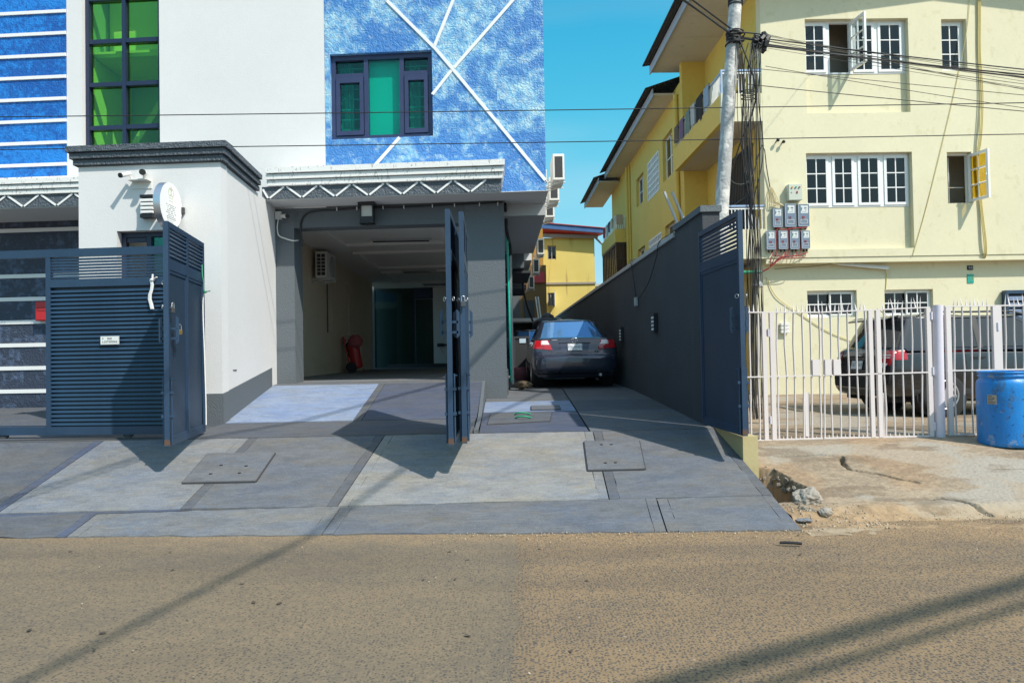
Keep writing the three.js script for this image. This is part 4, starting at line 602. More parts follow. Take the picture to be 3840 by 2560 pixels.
// ---------------------------------------------------------------- boundary wall
{ const w = thing('boundary_wall', 'tall charcoal boundary wall with pale coping along the passage', 'wall', [2.66, .5, 20]);
  part('wall', bx(2.565, 2.75, .4, 3.22, 9.9, 34), M.charcoal, w); part('coping', bx(2.535, 2.78, 3.225, 3.295, 9.905, 34), mat([.46, .46, .45], .85, { bumpMap: T.grain, bumpScale: .006 }), w);
  part('end_pillar', bx(2.562, 2.78, .4, 3.30, 8.53, 9.89), M.charcoal, w); part('pillar_cap', [bx(2.53, 2.8, 3.305, 3.385, 8.5, 9.9)], M.grey, w);
  part('plinth', bx(2.60, 2.765, -.3, .62, 7.38, 8.52), mat([.50, .42, .22], .9, { map: T.plaster, bumpMap: T.plasterBump, bumpScale: .004 }), w, { label: 'stained yellowish plinth under the dark gate leaf' }); }
for (const [d, y, lab] of [[11.2, 2.03, 'nearer small black wall light with white slots on the charcoal wall'], [14.3, 1.93, 'farther small black wall light with white slots beside the car']]) {
  const l = thing('wall_light', lab, 'light', [2.5, y - .16, d], 'louvred wall lights'); part('housing', bx(2.5, 2.563, y - .16, y + .16, d - .085, d + .085), M.black, l); part('side_panel', bx(2.52, 2.56, y - .15, y + .15, d - .1, d - .087), M.black, l);
  for (let k = 0; k < 4; k++) part('slot', bx(2.49, 2.5, y - .115 + k * .062, y - .08 + k * .062, d - .075, d + .07), M.stripe, l); }
{ const b = thing('junction_box', 'small pale box hanging on thin cables on the charcoal wall', 'box', [2.52, 2.45, 12.7]); part('box', rb(.05, .16, .16, .012, 2.53, 2.5, -12.7).applyMatrix4(new THREE.Matrix4()), M.plasticGrey, b);
  part('lead', [tube([[2.53, 2.58, 12.7], [2.52, 2.8, 12.75], [2.5, 3.2, 12.9], [2.5, 3.32, 13], [2.7, 3.36, 13.2]], .008, 24), tube([[2.53, 2.56, 12.66], [2.5, 2.55, 12.2], [2.5, 2.75, 11.4], [2.52, 3.1, 10.9], [2.53, 3.31, 10.7], [2.7, 3.4, 10.6]], .007, 30)], M.cable, b); }
for (const x of [0, .13]) { const s = solo('antenna_rod', (x ? 'right' : 'left') + ' of two leaning grey and white rods behind the charcoal wall', 'rod', [rod([3.12 + x, 3.25, 11.2], [2.93 + x, 3.72, 11.2], .022), bar([2.93 + x, 3.72, 11.2], [2.74 + x, 4.2, 11.2], .055, .03)], x ? M.plasticGrey : M.plasticGrey, { group: 'leaning rods behind the wall' }); }

// ---------------------------------------------------------------- cars
const grid = (fn, nu, nv) => { const pos = [], idx = []; for (let j = 0; j <= nv; j++) for (let i = 0; i <= nu; i++) pos.push(...fn(i / nu, j / nv)); for (let j = 0; j < nv; j++) for (let i = 0; i < nu; i++) { const a = j * (nu + 1) + i; idx.push(a, a + 1, a + nu + 1, a + 1, a + nu + 2, a + nu + 1); } const g = new THREE.BufferGeometry(); g.setAttribute('position', new THREE.Float32BufferAttribute(pos, 3)); g.setIndex(idx); g.computeVertexNormals(); g.setAttribute('uv', new THREE.Float32BufferAttribute(new Float32Array(pos.length / 3 * 2), 2)); const u = g.attributes.uv; for (let j = 0; j <= nv; j++) for (let i = 0; i <= nu; i++) u.setXY(j * (nu + 1) + i, i / nu, j / nv); return g; };
function half(s) { const [, y0, yt, hw, cr = .015] = s; const y = t => mix(y0, yt, t); return [[0, y0], [hw * .55, y0], [hw * .86, y0 + .005], [hw * .955, y(.12)], [hw * .99, y(.28)], [hw, y(.45)], [hw * .998, y(.62)], [hw * .985, y(.78)], [hw * .965, y(.88)], [hw * .93, y(.95)], [hw * .87, y(.985)], [hw * .75, yt], [hw * .45, yt + cr * .7], [0, yt + cr]]; }
function carKit(st) {
  const lerpS = f => { let i = 0; while (i < st.length - 2 && f > st[i + 1][0]) i++; const a = st[i], b = st[i + 1], t = Math.min(1, Math.max(0, (f - a[0]) / (b[0] - a[0]))), s = t * t * (3 - 2 * t) * .5 + t * .5; return a.map((v, k) => k ? mix(v, b[k], s) : f); };
  const fs = []; for (let i = 0; i < st.length - 1; i++) { const n = st[i + 1][0] - st[i][0] > .5 ? 5 : 3; for (let k = 0; k < n; k++) fs.push(mix(st[i][0], st[i + 1][0], k / n)); } fs.push(st[st.length - 1][0]);
  const body = loft(fs.map(f => { const h = half(lerpS(f)); return [...h.map(p => [p[0], p[1], -f]), ...h.slice(1, -1).reverse().map(p => [-p[0], p[1], -f])]; }));
  const widthAt = (f, y) => { const h = half(lerpS(f)); let m = -1; for (let i = 0; i < h.length - 1; i++) { const [x0, a] = h[i], [x1, b] = h[i + 1]; if ((a <= y && b >= y) || (b <= y && a >= y)) m = Math.max(m, Math.abs(b - a) < 1e-6 ? Math.max(x0, x1) : x0 + (x1 - x0) * (y - a) / (b - a)); } return m; };
  const rearF = (x, y) => { for (let f = 0; f < 1.6; f += .004) if (widthAt(f, y) >= Math.abs(x)) return f; return 1.6; };
  const drape = (c, nu, nv, off) => grid((u, v) => { const x = mix(mix(c[0][0], c[1][0], u), mix(c[3][0], c[2][0], u), v), y = mix(mix(c[0][1], c[1][1], u), mix(c[3][1], c[2][1], u), v); return [x + Math.sign(x) * off * .4 * (Math.abs(x) > .7 ? 1 : 0), y, -(rearF(x, y) - off)]; }, nu, nv);
  const side = (s, f0, f1, y0, y1, off, nu = 6, nv = 4) => grid((u, v) => { const f = mix(f0, f1, u), y = mix(y0, y1, v); return [s * (widthAt(f, y) + off), y, -f]; }, nu, nv);
  return { body, drape, side, rearF, widthAt };
}
function greenhouse(g, c, paint, glass, P) { // c: belt y, roof y, rear f at belt/roof, front f at belt/roof, half widths
  const rear = (u, t) => mix(c.rb, c.rt, t) + c.bow * u * u, front = (u, t) => mix(c.fb, c.ft, t) - .22 * u * u, hw = t => mix(c.hb, c.ht, t) , y = t => mix(c.y0, c.y1, t);
  const ring = (t, k, up) => { const o = []; for (let i = 0; i <= 10; i++) { const u = -1 + i / 5; o.push([u * hw(t) * k, y(t) + up * (1 - u * u * .5), -rear(u, t) - (1 - k) * .3]); } for (let i = 1; i < 6; i++) o.push([hw(t) * k, y(t) + up * .5, -mix(rear(1, t), front(1, t), i / 6)]); for (let i = 0; i <= 10; i++) { const u = 1 - i / 5; o.push([u * hw(t) * k, y(t) + up * (1 - u * u * .5), -front(u, t) + (1 - k) * .3]); } for (let i = 1; i < 6; i++) o.push([-hw(t) * k, y(t) + up * .5, -mix(front(1, t), rear(1, t), i / 6)]); return o; };
  P('roof', loft([ring(.93, .99, 0), ring(.97, 1, 0), ring(1, .985, .0), ring(1.01, .93, .02), ring(1.015, .6, .035)]), paint);
  const R = c.rgu || .86;
  P('rear_window', grid((u, v) => { const q = mix(-R, R, u), t = mix(.03, .94, v); return [q * hw(t), y(t), -rear(q, t) + .002]; }, 16, 8), glass);
  P('windscreen', grid((u, v) => { const q = mix(-.92, .92, u), t = mix(.03, .94, v); return [q * hw(t), y(t), -front(q, t)]; }, 12, 6), glass);
  for (const s of [-1, 1]) {
    P('rear_pillar', grid((u, v) => { const t = mix(-.04, .96, v); if (u < .4) { const q = mix(R, 1, u / .4); return [s * q * hw(t), y(t), -rear(q, t)]; } return [s * hw(t), y(t), -(rear(1, t) + (u - .4) / .6 * mix(c.cp0, c.cp1, t))]; }, 8, 8), paint);
    P('side_window', grid((u, v) => { const t = mix(.04, .93, v); const a = rear(1, t) + mix(c.cp0, c.cp1, t), b = front(1, t) - .12; return [s * (hw(t) - .004), y(t), -mix(a, b, u)]; }, 10, 5), glass);
    for (const q of c.posts) P('door_pillar', grid((u, v) => { const t = mix(0, .95, v); return [s * (hw(t) + .001), y(t), -(q + .09 * u)]; }, 1, 5), M.black);
    P('front_pillar', grid((u, v) => { const t = mix(-.02, .95, v); return u < .5 ? [s * hw(t), y(t), -(front(1, t) - .14 + .28 * u)] : [s * mix(1, .9, (u - .5) * 2) * hw(t), y(t), -front(mix(1, .9, (u - .5) * 2), t)]; }, 4, 6), paint);
    P('waist_strip', grid((u, v) => [s * (mix(c.hb, c.hb + .07, 1 - v) - .002), mix(c.y0 - .03, c.y0 + .012, v), -mix(rear(1, 0) + .1, front(1, 0), u)], 10, 1), paint);
  }
  return { rear, hw, y };
}
function wheel(P, x, f, r, w, rimM, spokes = 5) { const s = Math.sign(x);
  P('wheel', [new THREE.LatheGeometry([[r * .62, -w / 2], [r * .9, -w / 2], [r * .985, -w * .4], [r, -w * .25], [r, w * .25], [r * .985, w * .4], [r * .9, w / 2], [r * .62, w / 2]].map(p => new THREE.Vector2(...p)), 36).rotateZ(Math.PI / 2).translate(x, r, -f)], M.rubber);
  P('wheel_rim', [new THREE.TorusGeometry(r * .62, .016, 8, 30).rotateY(Math.PI / 2).translate(x + s * w * .46, r, -f), new THREE.CylinderGeometry(r * .14, r * .14, .03, 14).rotateZ(Math.PI / 2).translate(x + s * w * .42, r, -f), ...Array.from({ length: spokes * 2 }, (_, k) => { const a = k * Math.PI / spokes + .2; return new THREE.BoxGeometry(.022, r * .52, .04).translate(0, r * .34, 0).rotateX(a).translate(x + s * w * .4, r, -f); })], rimM);
  P('wheel_disc', new THREE.CylinderGeometry(r * .62, r * .62, .02, 24).rotateZ(Math.PI / 2).translate(x + s * w * .2, r, -f), M.acDark);
  P('wheel_arch', new THREE.CylinderGeometry(r * 1.16, r * 1.16, w * .9, 30).rotateZ(Math.PI / 2).translate(x - s * .055, r * 1.02, -f), M.blackMatt); }
const plateTex = (main, sub, col) => canvasTex(512, 256, (g, w, h) => { g.fillStyle = '#e6ebee'; g.fillRect(0, 0, w, h); g.fillStyle = col; g.textAlign = 'center'; g.font = 'bold 128px monospace'; g.fillText(main, w / 2, 172, 490); g.font = 'bold 38px sans-serif'; g.fillText(sub, w / 2, 242); g.font = '26px sans-serif'; g.fillRect(30, 22, 60, 18); g.fillRect(150, 20, 200, 10); g.strokeStyle = '#8a9096'; g.lineWidth = 10; g.strokeRect(5, 5, w - 10, h - 10); });
const logo = (P, x, y, z, s) => P('emblem', [new THREE.TorusGeometry(.06, .008, 8, 30).scale(1, .7, .6), new THREE.TorusGeometry(.026, .006, 8, 22).scale(.72, 1.5, .6), new THREE.TorusGeometry(.042, .006, 8, 26).scale(1, .38, .6).translate(0, .022, 0)].map(q => q.scale(s, s, s).translate(x, y, z)), M.chrome);
const lens = { red: mat([.42, .008, .016], .08, { physical: true, clearcoat: 1 }), clear: mat([.82, .78, .78], .12, { physical: true, clearcoat: 1 }), glass: mat([.16, .40, .78], .04, { physical: true, transmission: .5, metalness: .5, thickness: 0 }), tint: mat([.06, .065, .07], .03, { physical: true, transmission: .35, thickness: 0 }) };  // glass: the blue sky reflection is put into its colour
const saloon = thing('saloon_car', 'dark blue grey saloon car parked nose in beside the charcoal wall', 'car', [1.53, .845, 14.0], 'cars parked in the compounds', 1e-6);
{
  const paint = mat([.022, .028, .048], .25, { physical: true, metalness: .2, clearcoat: 1, clearcoatRoughness: .04 });
  const k = carKit([[0, .41, .60, .60], [.025, .355, .635, .74], [.07, .32, .66, .83], [.12, .30, .685, .87], [.16, .29, .76, .882], [.2, .28, .88, .888], [.245, .22, .975, .892], [.29, .22, 1.025, .895], [.36, .22, 1.045, .895], [.75, .2, 1.05, .895], [1.3, .2, 1.0, .895], [2.5, .2, .97, .895], [3.4, .2, .98, .89], [4.2, .22, .9, .87], [4.6, .26, .78, .8], [4.74, .32, .66, .68], [4.78, .38, .56, .55]]);
  const P = (n, ge, m, par = saloon, o) => part(n, ge, m, par, o);
  const body = P('body', k.body, paint);
  greenhouse(saloon, { y0: 1.03, y1: 1.45, rb: .72, rt: 1.42, fb: 3.45, ft: 2.65, hb: .80, ht: .62, bow: .16, cp0: .42, cp1: .2, posts: [2.2] }, paint, lens.glass, P);
  for (const s of [-1, 1]) { // lamps: red wrap-round with a clear upper strip towards the lid
    const q = c => c.map(([x, y]) => [s * x, y]);
    P('tail_lamp', k.drape(q([[.47, .79], [.875, .83], [.88, .99], [.55, 1.0]]), 14, 6, .008), lens.red); P('reversing_lens', k.drape(q([[.53, .905], [.70, .905], [.70, .985], [.57, .99]]), 5, 4, .012), lens.clear);
    P('lamp_seam', k.drape(q([[.655, .80], [.661, .80], [.70, .99], [.694, .99]]), 1, 6, .013), M.black); P('bumper_reflector', k.drape(q([[.74, .60], [.79, .60], [.79, .615], [.74, .615]]), 2, 1, .006), M.darkGrey); }
  P('boot_seam', [k.drape([[-.48, .725], [.48, .725], [.48, .733], [-.48, .733]], 16, 1, .005), k.drape([[-.56, .80], [-.48, .728], [-.472, .735], [-.552, .806]], 6, 1, .005), k.drape([[.56, .80], [.48, .728], [.472, .735], [.552, .806]], 6, 1, .005)], M.black);
  P('plate_recess', k.drape([[-.27, .765], [.27, .765], [.31, .93], [-.31, .93]], 12, 6, .004), mat([.05, .06, .095], .3, { metalness: .4 }));
  P('garnish', k.drape([[-.33, .935], [.33, .935], [.33, .965], [-.33, .965]], 14, 3, .022), paint); P('garnish_shadow_gap', k.drape([[-.31, .92], [.31, .92], [.32, .934], [-.32, .934]], 12, 2, .008), M.black);
  const pl = P('number_plate', new THREE.BoxGeometry(.305, .155, .008).rotateX(-.28).translate(0, .845, -k.rearF(0, .845) + .022), M.plastic); P('plate_print', new THREE.PlaneGeometry(.3, .15).translate(0, 0, .0048).rotateX(-.28).translate(0, .845, -k.rearF(0, .845) + .022), mat([.9, .9, .9], .4, { map: plateTex('EPE·444ES', 'TOYOTA', '#33485c') }), pl, { uv: true });
  logo(P, 0, .995, -k.rearF(0, .99) + .028, 1.1);
  const lt = (txt, x, y, w, h) => P('badge', new THREE.PlaneGeometry(w, h).rotateX(-.3).translate(x, y, -k.rearF(x, y) + .009), mat([.9, .9, .9], .3, { map: canvasTex(256, 64, (g) => { g.clearRect(0, 0, 256, 64); g.fillStyle = '#10131c'; g.fillRect(0, 0, 256, 64); g.fillStyle = '#c8ccd2'; g.font = 'italic bold 54px sans-serif'; g.textAlign = 'center'; g.fillText(txt, 128, 50, 240); }) }), saloon, { uv: true });
  lt('CAMRY', -.42, 1.0, .17, .035); lt('LE', .44, .755, .075, .03);
  for (const s of [-1, 1]) { wheel(P, s * .79, .95, .325, .2, M.steel); wheel(P, s * .79, 3.72, .325, .2, M.steel); P('door_seam', [k.side(s, 1.35, 1.358, .35, .98, .003, 1, 6), k.side(s, 2.25, 2.258, .35, .97, .003, 1, 6), k.side(s, 3.3, 3.308, .35, .95, .003, 1, 6)], M.black); P('door_handle', [bx(s * .9 - .02, s * .9 + .02, .83, .855, 1.5, 1.68), bx(s * .9 - .02, s * .9 + .02, .83, .855, 2.4, 2.58)], paint);
    const mir = P('wing_mirror', [rb(.2, .15, .1, .03, s * 1.0, 1.05, -3.02)], paint); P('mirror_glass', rb(.165, .115, .01, .004, s * 1.0, 1.05, -2.968), M.chrome, mir); }
  P('exhaust', rod([.5, .27, .02], [.5, .27, .4], .03), M.steel); P('underbody', bx(-.66, .66, .2, .32, .3, 4.4), M.blackMatt);
  for (const x of [-.4, .36]) P('headrest', rb(.28, .16, .1, .05, x, 1.13, -1.22), mat([.50, .52, .42], .8)); P('rear_shelf', bx(-.72, .72, 1.035, 1.05, .85, 1.5), M.cream); P('seat_back', rb(1.3, .3, .12, .05, 0, .98, -1.35), mat([.45, .45, .38], .8));
  const tb = P('tissue_box', rb(.24, .09, .12, .01, .0, 1.1, -1.06), mat([.48, .05, .09], .6)); P('tissue', new THREE.IcosahedronGeometry(.06, 1).scale(1.3, .6, .8).translate(0, 1.16, -1.06), M.stripe, tb);
}
{ const c2 = saloon.clone(); c2.name = numbered('saloon_car'); c2.position.copy(V(1.12, .9, 21.5)); c2.userData = { label: 'dark car deeper in the passage, mostly hidden behind the saloon', category: 'car', group: 'cars parked in the compounds' }; scene.add(c2); }
const suv = thing('estate_car', 'black sport utility car parked sideways behind the white fence', 'car', [6.08, .43, 11.62], 'cars parked in the compounds', -Math.PI / 2 + .02);
{
  const paint = mat([.006, .006, .008], .2, { physical: true, metalness: 0, clearcoat: 1, clearcoatRoughness: .03 });
  const k = carKit([[0, .45, .62, .66], [.03, .38, .70, .79], [.065, .35, .86, .835], [.1, .33, 1.0, .855], [.14, .31, 1.09, .868], [.2, .3, 1.13, .88], [.6, .27, 1.13, .895], [1.6, .25, 1.12, .9], [2.6, .25, 1.1, .9], [3.4, .25, 1.08, .89], [4.1, .28, .98, .87], [4.45, .34, .84, .78], [4.58, .42, .7, .62]]);
  const P = (n, ge, m, par = suv, o) => part(n, ge, m, par, o);
  P('body', k.body, paint);
  greenhouse(suv, { y0: 1.1, y1: 1.62, rb: .15, rt: .40, fb: 3.45, ft: 2.55, hb: .82, ht: .66, bow: .1, cp0: .55, cp1: .5, posts: [1.55, 2.45], rgu: .9 }, paint, lens.tint, P);
  P('roof_spoiler', loft([[[-.64, 1.6, -.36], [.64, 1.6, -.36], [.64, 1.66, -.38], [-.64, 1.66, -.38]], [[-.6, 1.575, -.2], [.6, 1.575, -.2], [.6, 1.6, -.19], [-.6, 1.6, -.19]]]), paint);
  for (const s of [-1, 1]) {
    const q = c => c.map(([x, y]) => [s * x, y]);
    P('tail_lamp', [k.drape(q([[.60, .86], [.84, .84], [.862, 1.08], [.64, 1.085]]), 10, 8, .008), k.side(s, .16, .36, .93, 1.08, .008, 5, 4)], lens.red); P('reversing_lens', k.drape(q([[.61, .80], [.76, .80], [.80, .875], [.61, .885]]), 6, 4, .01), lens.clear); P('lamp_strip', [k.drape(q([[.64, 1.0], [.82, 1.0], [.82, 1.015], [.64, 1.015]]), 5, 1, .013), k.drape(q([[.64, .96], [.82, .96], [.82, .975], [.64, .975]]), 5, 1, .013)], lens.clear);
    P('bumper_reflector', k.drape(q([[.55, .52], [.72, .52], [.72, .545], [.55, .545]]), 5, 1, .006), lens.red); P('roof_rail', tube([[s * .6, 1.63, .7], [s * .61, 1.68, .85], [s * .62, 1.69, 1.6], [s * .62, 1.68, 2.3], [s * .61, 1.63, 2.5]], .018, 24), M.darkGrey);
    wheel(P, s * .80, .92, .36, .225, M.steel, 5); wheel(P, s * .80, 3.58, .36, .225, M.steel, 5);
    P('door_seam', [k.side(s, 1.3, 1.308, .4, 1.1, .003, 1, 6), k.side(s, 2.4, 2.408, .4, 1.08, .003, 1, 6)], M.blackMatt); P('door_handle', [bx(s * .905 - .02, s * .905 + .02, .93, .96, 1.4, 1.6), bx(s * .905 - .02, s * .905 + .02, .93, .96, 2.5, 2.7)], paint);
    const mi = P('wing_mirror', rb(.2, .16, .12, .03, s * 1.02, 1.16, -3.0), paint); P('mirror_glass', rb(.16, .12, .01, .003, s * 1.02, 1.16, -2.937), M.chrome, mi); P('wheel_trim', k.side(s, .45, 1.4, .34, .46, .006, 8, 2), M.darkGrey); }
  P('trim_strip', [k.drape([[-.42, .935], [.42, .935], [.42, .955], [-.42, .955]], 12, 1, .01), k.drape([[-.4, .73], [.4, .73], [.4, .745], [-.4, .745]], 12, 1, .01)], M.chrome);
  logo(P, 0, 1.03, -k.rearF(0, 1.0) + .02, .95);
  P('bumper', [k.drape([[-.74, .46], [.74, .46], [.77, .64], [-.77, .64]], 14, 4, .012)], M.blackMatt);
  const pl = P('number_plate', new THREE.BoxGeometry(.34, .15, .008).rotateX(-.2).translate(-.05, .84, -k.rearF(0, .84) + .02), M.plastic); P('plate_print', new THREE.PlaneGeometry(.335, .145).translate(0, 0, .0048).rotateX(-.2).translate(-.05, .84, -k.rearF(0, .84) + .02), mat([.9, .9, .9], .4, { map: plateTex('FST·547', '', '#2d5a45') }), pl, { uv: true });
  P('badge', new THREE.PlaneGeometry(.22, .05).rotateX(-.2).translate(.42, .77, -k.rearF(.42, .77) + .012), mat([.9, .9, .9], .3, { map: canvasTex(256, 64, (g) => { g.fillStyle = '#0b0c0e'; g.fillRect(0, 0, 256, 64); g.fillStyle = '#d5d5cf'; g.font = 'italic bold 56px sans-serif'; g.textAlign = 'center'; g.fillText('RAV4', 128, 52, 240); }) }), suv, { uv: true });
  P('exhaust', rod([.45, .33, -.02], [.45, .33, .4], .035, .035, 14), M.chrome); P('underbody', bx(-.7, .7, .24, .36, .2, 4.2), M.blackMatt); P('wiper', bar([-.1, 1.14, .14], [.3, 1.17, .14], .015, .015), M.black); P('antenna', rod([0, 1.65, .6], [0, 1.8, .4], .006), M.black);
}

// ---------------------------------------------------------------- yellow apartment building
const flats = thing('apartment_building', 'three storey yellow apartment building with open casements and corner balconies', 'building', [10, .45, 22]);
const dimRoom = mat([.42, .36, .29], .95), curtainM = mat([.36, .27, .20], .95);
function sash(par, x0, x1, y0, y1, d, o = {}) { // white casement with 2 x 3 lights; returned group may be swung open
  const f = o.f || .062, cols = o.cols || 2, rows = o.rows || 3, P = (n, g, m) => part(n, g, m, par);
  const fr = P('sash', [bx(x0, x1, y1 - f, y1, d, d + .05), bx(x0, x1, y0, y0 + f, d, d + .05), bx(x0, x0 + f, y0 + f, y1 - f, d, d + .05), bx(x1 - f, x1, y0 + f, y1 - f, d, d + .05)], M.upvc);
  const ix0 = x0 + f, ix1 = x1 - f, iy0 = y0 + f, iy1 = y1 - f, m = .024, cw = (ix1 - ix0) / cols, rh = (iy1 - iy0) / rows;
  for (let i = 1; i < cols; i++) P('muntin', bx(ix0 + i * cw - m / 2, ix0 + i * cw + m / 2, iy0, iy1, d + .006, d + .044), M.upvc);
  for (let j = 1; j < rows; j++) P('muntin', bx(ix0, ix1, iy0 + j * rh - m / 2, iy0 + j * rh + m / 2, d + .008, d + .042), M.upvc);
  for (let i = 0; i < cols; i++) for (let j = 0; j < rows; j++) P('pane', bx(ix0 + i * cw + (i ? m / 2 : 0), ix0 + (i + 1) * cw - (i < cols - 1 ? m / 2 : 0), iy0 + j * rh + (j ? m / 2 : 0), iy0 + (j + 1) * rh - (j < rows - 1 ? m / 2 : 0), d + .022, d + .027), o.glass || M.glassSmoke);
  return fr;
}
function swung(par, w, h, hx, hy, hd, ang, glass) { // open casement: hinge at hx,hd ; ang from facade towards street
  const g = new THREE.Group(); const c = new THREE.Mesh(finish([bx(0, w, h - .06, h, -.025, .025), bx(0, w, 0, .06, -.025, .025), bx(0, .06, .06, h - .06, -.025, .025), bx(w - .06, w, .06, h - .06, -.025, .025), bx(w / 2 - .012, w / 2 + .012, .06, h - .06, -.02, .02), bx(.06, w - .06, h / 3 - .012, h / 3 + .012, -.018, .018), bx(.06, w - .06, 2 * h / 3 - .012, 2 * h / 3 + .012, -.018, .018), bx(w - .045, w - .02, h * .47, h * .5, -.06, -.025)]), M.upvc);
  c.name = 'open_sash'; shade(c); c.position.set(hx, hy, -hd).sub(base.get(par)); c.rotation.y = -ang; par.add(c); base.set(c, new THREE.Vector3());
  for (let i = 0; i < 2; i++) for (let j = 0; j < 3; j++) part('pane', bx(.06 + i * (w - .12) / 2 + .014, .06 + (i + 1) * (w - .12) / 2 - .014, .06 + j * (h - .12) / 3 + .014, .06 + (j + 1) * (h - .12) / 3 - .014, -.003, .003), glass || M.glassClear, c);
}
{
  const P = (n, g, m, par = flats, o) => part(n, g, m, par, o);
  P('front_wall', wall([[6.3, 3.73], [16.3, 3.73], [16.3, 10.4], [11.3, 11.05], [6.3, 10.4]], [[7.365, 9.85, 7.16, 9.42], [7.31, 9.85, 3.916, 6.21], [10.65, 11.255, 8.145, 9.385], [10.69, 11.285, 4.96, 6.19], [12.9, 15.2, 7.9, 9.4], [12.9, 15.2, 4.9, 6.2]], .27).translate(0, 0, -16), M.yellow);
  P('window_apron', bx(7.365, 9.85, 7.16, 8.13, 16.14, 16.26), M.yellow); P('window_apron', bx(7.31, 9.85, 3.916, 4.93, 16.14, 16.26), M.yellow);
  P('ground_wall', wall(rect(6.13, 16.3, .3, 3.72), [[7.37, 8.575, 2.315, 2.96], [9.25, 10.43, 2.315, 2.955]], .25).translate(0, 0, -16.27), M.yellow);
  P('floor_slab', bx(6.3, 16.3, 3.6, 3.726, 16.02, 33), M.yellow);
  P('side_wall', bx(6.3, 6.55, 3.73, 10.4, 16.275, 20.4), M.yellowShaded); P('side_wall', bx(6.13, 6.38, .3, 3.6, 16.525, 20.4), M.yellowShaded);
  P('side_wall', [bx(5.6, 6.55, .3, 10.4, 20.405, 20.65)], M.yellowShaded);
  { // side wall of the long wing with its openings
    const s = wall(rect(20.66, 33.4, .3, 9.8), [[21.7, 23.0, 7.3, 8.75], [23.55, 25.4, 7.2, 8.6], [26.15, 27.55, 7.42, 8.55], [21.5, 22.9, 4.6, 5.78], [23.4, 25.4, 4.5, 5.72], [26.15, 27.55, 4.6, 5.7]], .25); s.rotateY(Math.PI / 2); s.translate(5.85 - .25 + .25, 0, 0); P('side_wall', s, M.yellowShaded); }
  P('end_wall', bx(5.6, 16.3, .3, 9.8, 33.41, 33.6), M.yellowShaded); P('far_wall', bx(16.05, 16.3, .3, 10.4, 16.3, 33.4), M.yellowShaded);
  // dark interiors close behind the glass
  P('room', [bx(7.0, 10.2, 7.5, 9.7, 16.9, 16.95), bx(7.0, 10.2, 4.2, 6.5, 16.9, 16.95), bx(10.3, 11.7, 7.7, 9.7, 16.9, 16.95), bx(10.3, 11.7, 4.6, 6.5, 16.9, 16.95), bx(7, 11, 2.0, 3.3, 17.0, 17.05), bx(12.5, 15.6, 4.5, 9.7, 16.9, 16.95), bx(6.2, 6.25, 3.8, 10, 20.7, 33)], dimRoom);
  for (const [x, y0, y1] of [[7.55, 8.2, 9.4], [8.75, 8.2, 9.4], [9.4, 8.2, 9.4], [7.5, 4.98, 6.2], [8.2, 4.98, 6.2], [8.9, 4.98, 6.2], [9.5, 4.98, 6.2], [10.95, 8.2, 9.4], [7.7, 2.35, 2.95], [9.6, 2.35, 2.95]]) P('curtain', Array.from({ length: 7 }, (_, k) => rod([x + k * .05, y0, 16.55], [x + k * .05 + .01, y1, 16.55], .03, .026, 6)), curtainM);
  // windows: top floor four lights (second swung open), first floor four lights closed
  const rowY = [[8.14, 9.42], [4.935, 6.21]];
  rowY.forEach(([y0, y1], r) => { const X = r ? [7.31, 7.94, 8.56, 9.19, 9.80] : [7.365, 7.96, 8.53, 9.13, 9.76];
    const w = P('window', [bx(X[0], X[4], y1 - .05, y1, 16.13, 16.2), bx(X[0], X[4], y0, y0 + .04, 16.13, 16.2), bx(X[4], 9.85, y0, y1, 16.15, 16.19), ...X.slice(1, 4).map(x => bx(x - .045, x + .045, y0 + .04, y1 - .05, 16.13, 16.2))], M.upvc);
    for (let i = 0; i < 4; i++) { const a = X[i] + (i ? .046 : 0), b = X[i + 1] - (i < 3 ? .046 : 0); if (!r && i === 1) continue; sash(w, a, b, y0 + .041, y1 - .051, 16.11); }
    if (!r) swung(w, .56, 1.18, 8.5, y0 + .05, 16.1, 1.45); });
  { const w = P('window', [bx(10.65, 11.255, 9.34, 9.385, 16.13, 16.2), bx(10.65, 11.255, 8.145, 8.18, 16.13, 16.2), bx(11.19, 11.255, 8.18, 9.34, 16.14, 16.19)], M.upvc); sash(w, 10.66, 11.185, 8.185, 9.335, 16.11); }
  { const w = P('window', [bx(10.69, 11.285, 6.145, 6.19, 16.13, 16.2), bx(10.69, 11.285, 4.96, 4.995, 16.13, 16.2), bx(10.69, 10.73, 4.995, 6.145, 16.13, 16.2), bx(11.245, 11.285, 4.995, 6.145, 16.13, 16.2)], M.upvc); swung(w, .55, 1.14, 11.27, 5.0, 16.1, 1.38, mat([.8, .66, .2], .03, { physical: true, transmission: 1, thickness: 0 })); P('burglar_bar', [rod([10.9, 5.0, 16.28], [10.9, 6.14, 16.28], .012), rod([10.7, 5.4, 16.28], [11.26, 5.4, 16.28], .012)], M.plastic, w); }
  for (const [x0, x1] of [[7.37, 8.575], [9.25, 10.43]]) { const y0 = 2.315, y1 = 2.955, m = (x0 + x1) / 2; const w = P('window', [bx(x0, x1, y1 - .045, y1, 16.38, 16.45), bx(x0, x1, y0, y0 + .05, 16.38, 16.45), bx(x0, x0 + .04, y0 + .05, y1 - .045, 16.38, 16.45), bx(x1 - .06, x1, y0 + .05, y1 - .045, 16.38, 16.45)], M.upvc); sash(w, x0 + .041, m + .03, y0 + .051, y1 - .046, 16.41, { rows: 2, f: .03 }); sash(w, m - .02, x1 - .061, y0 + .051, y1 - .046, 16.35, { rows: 2, f: .03 }); }
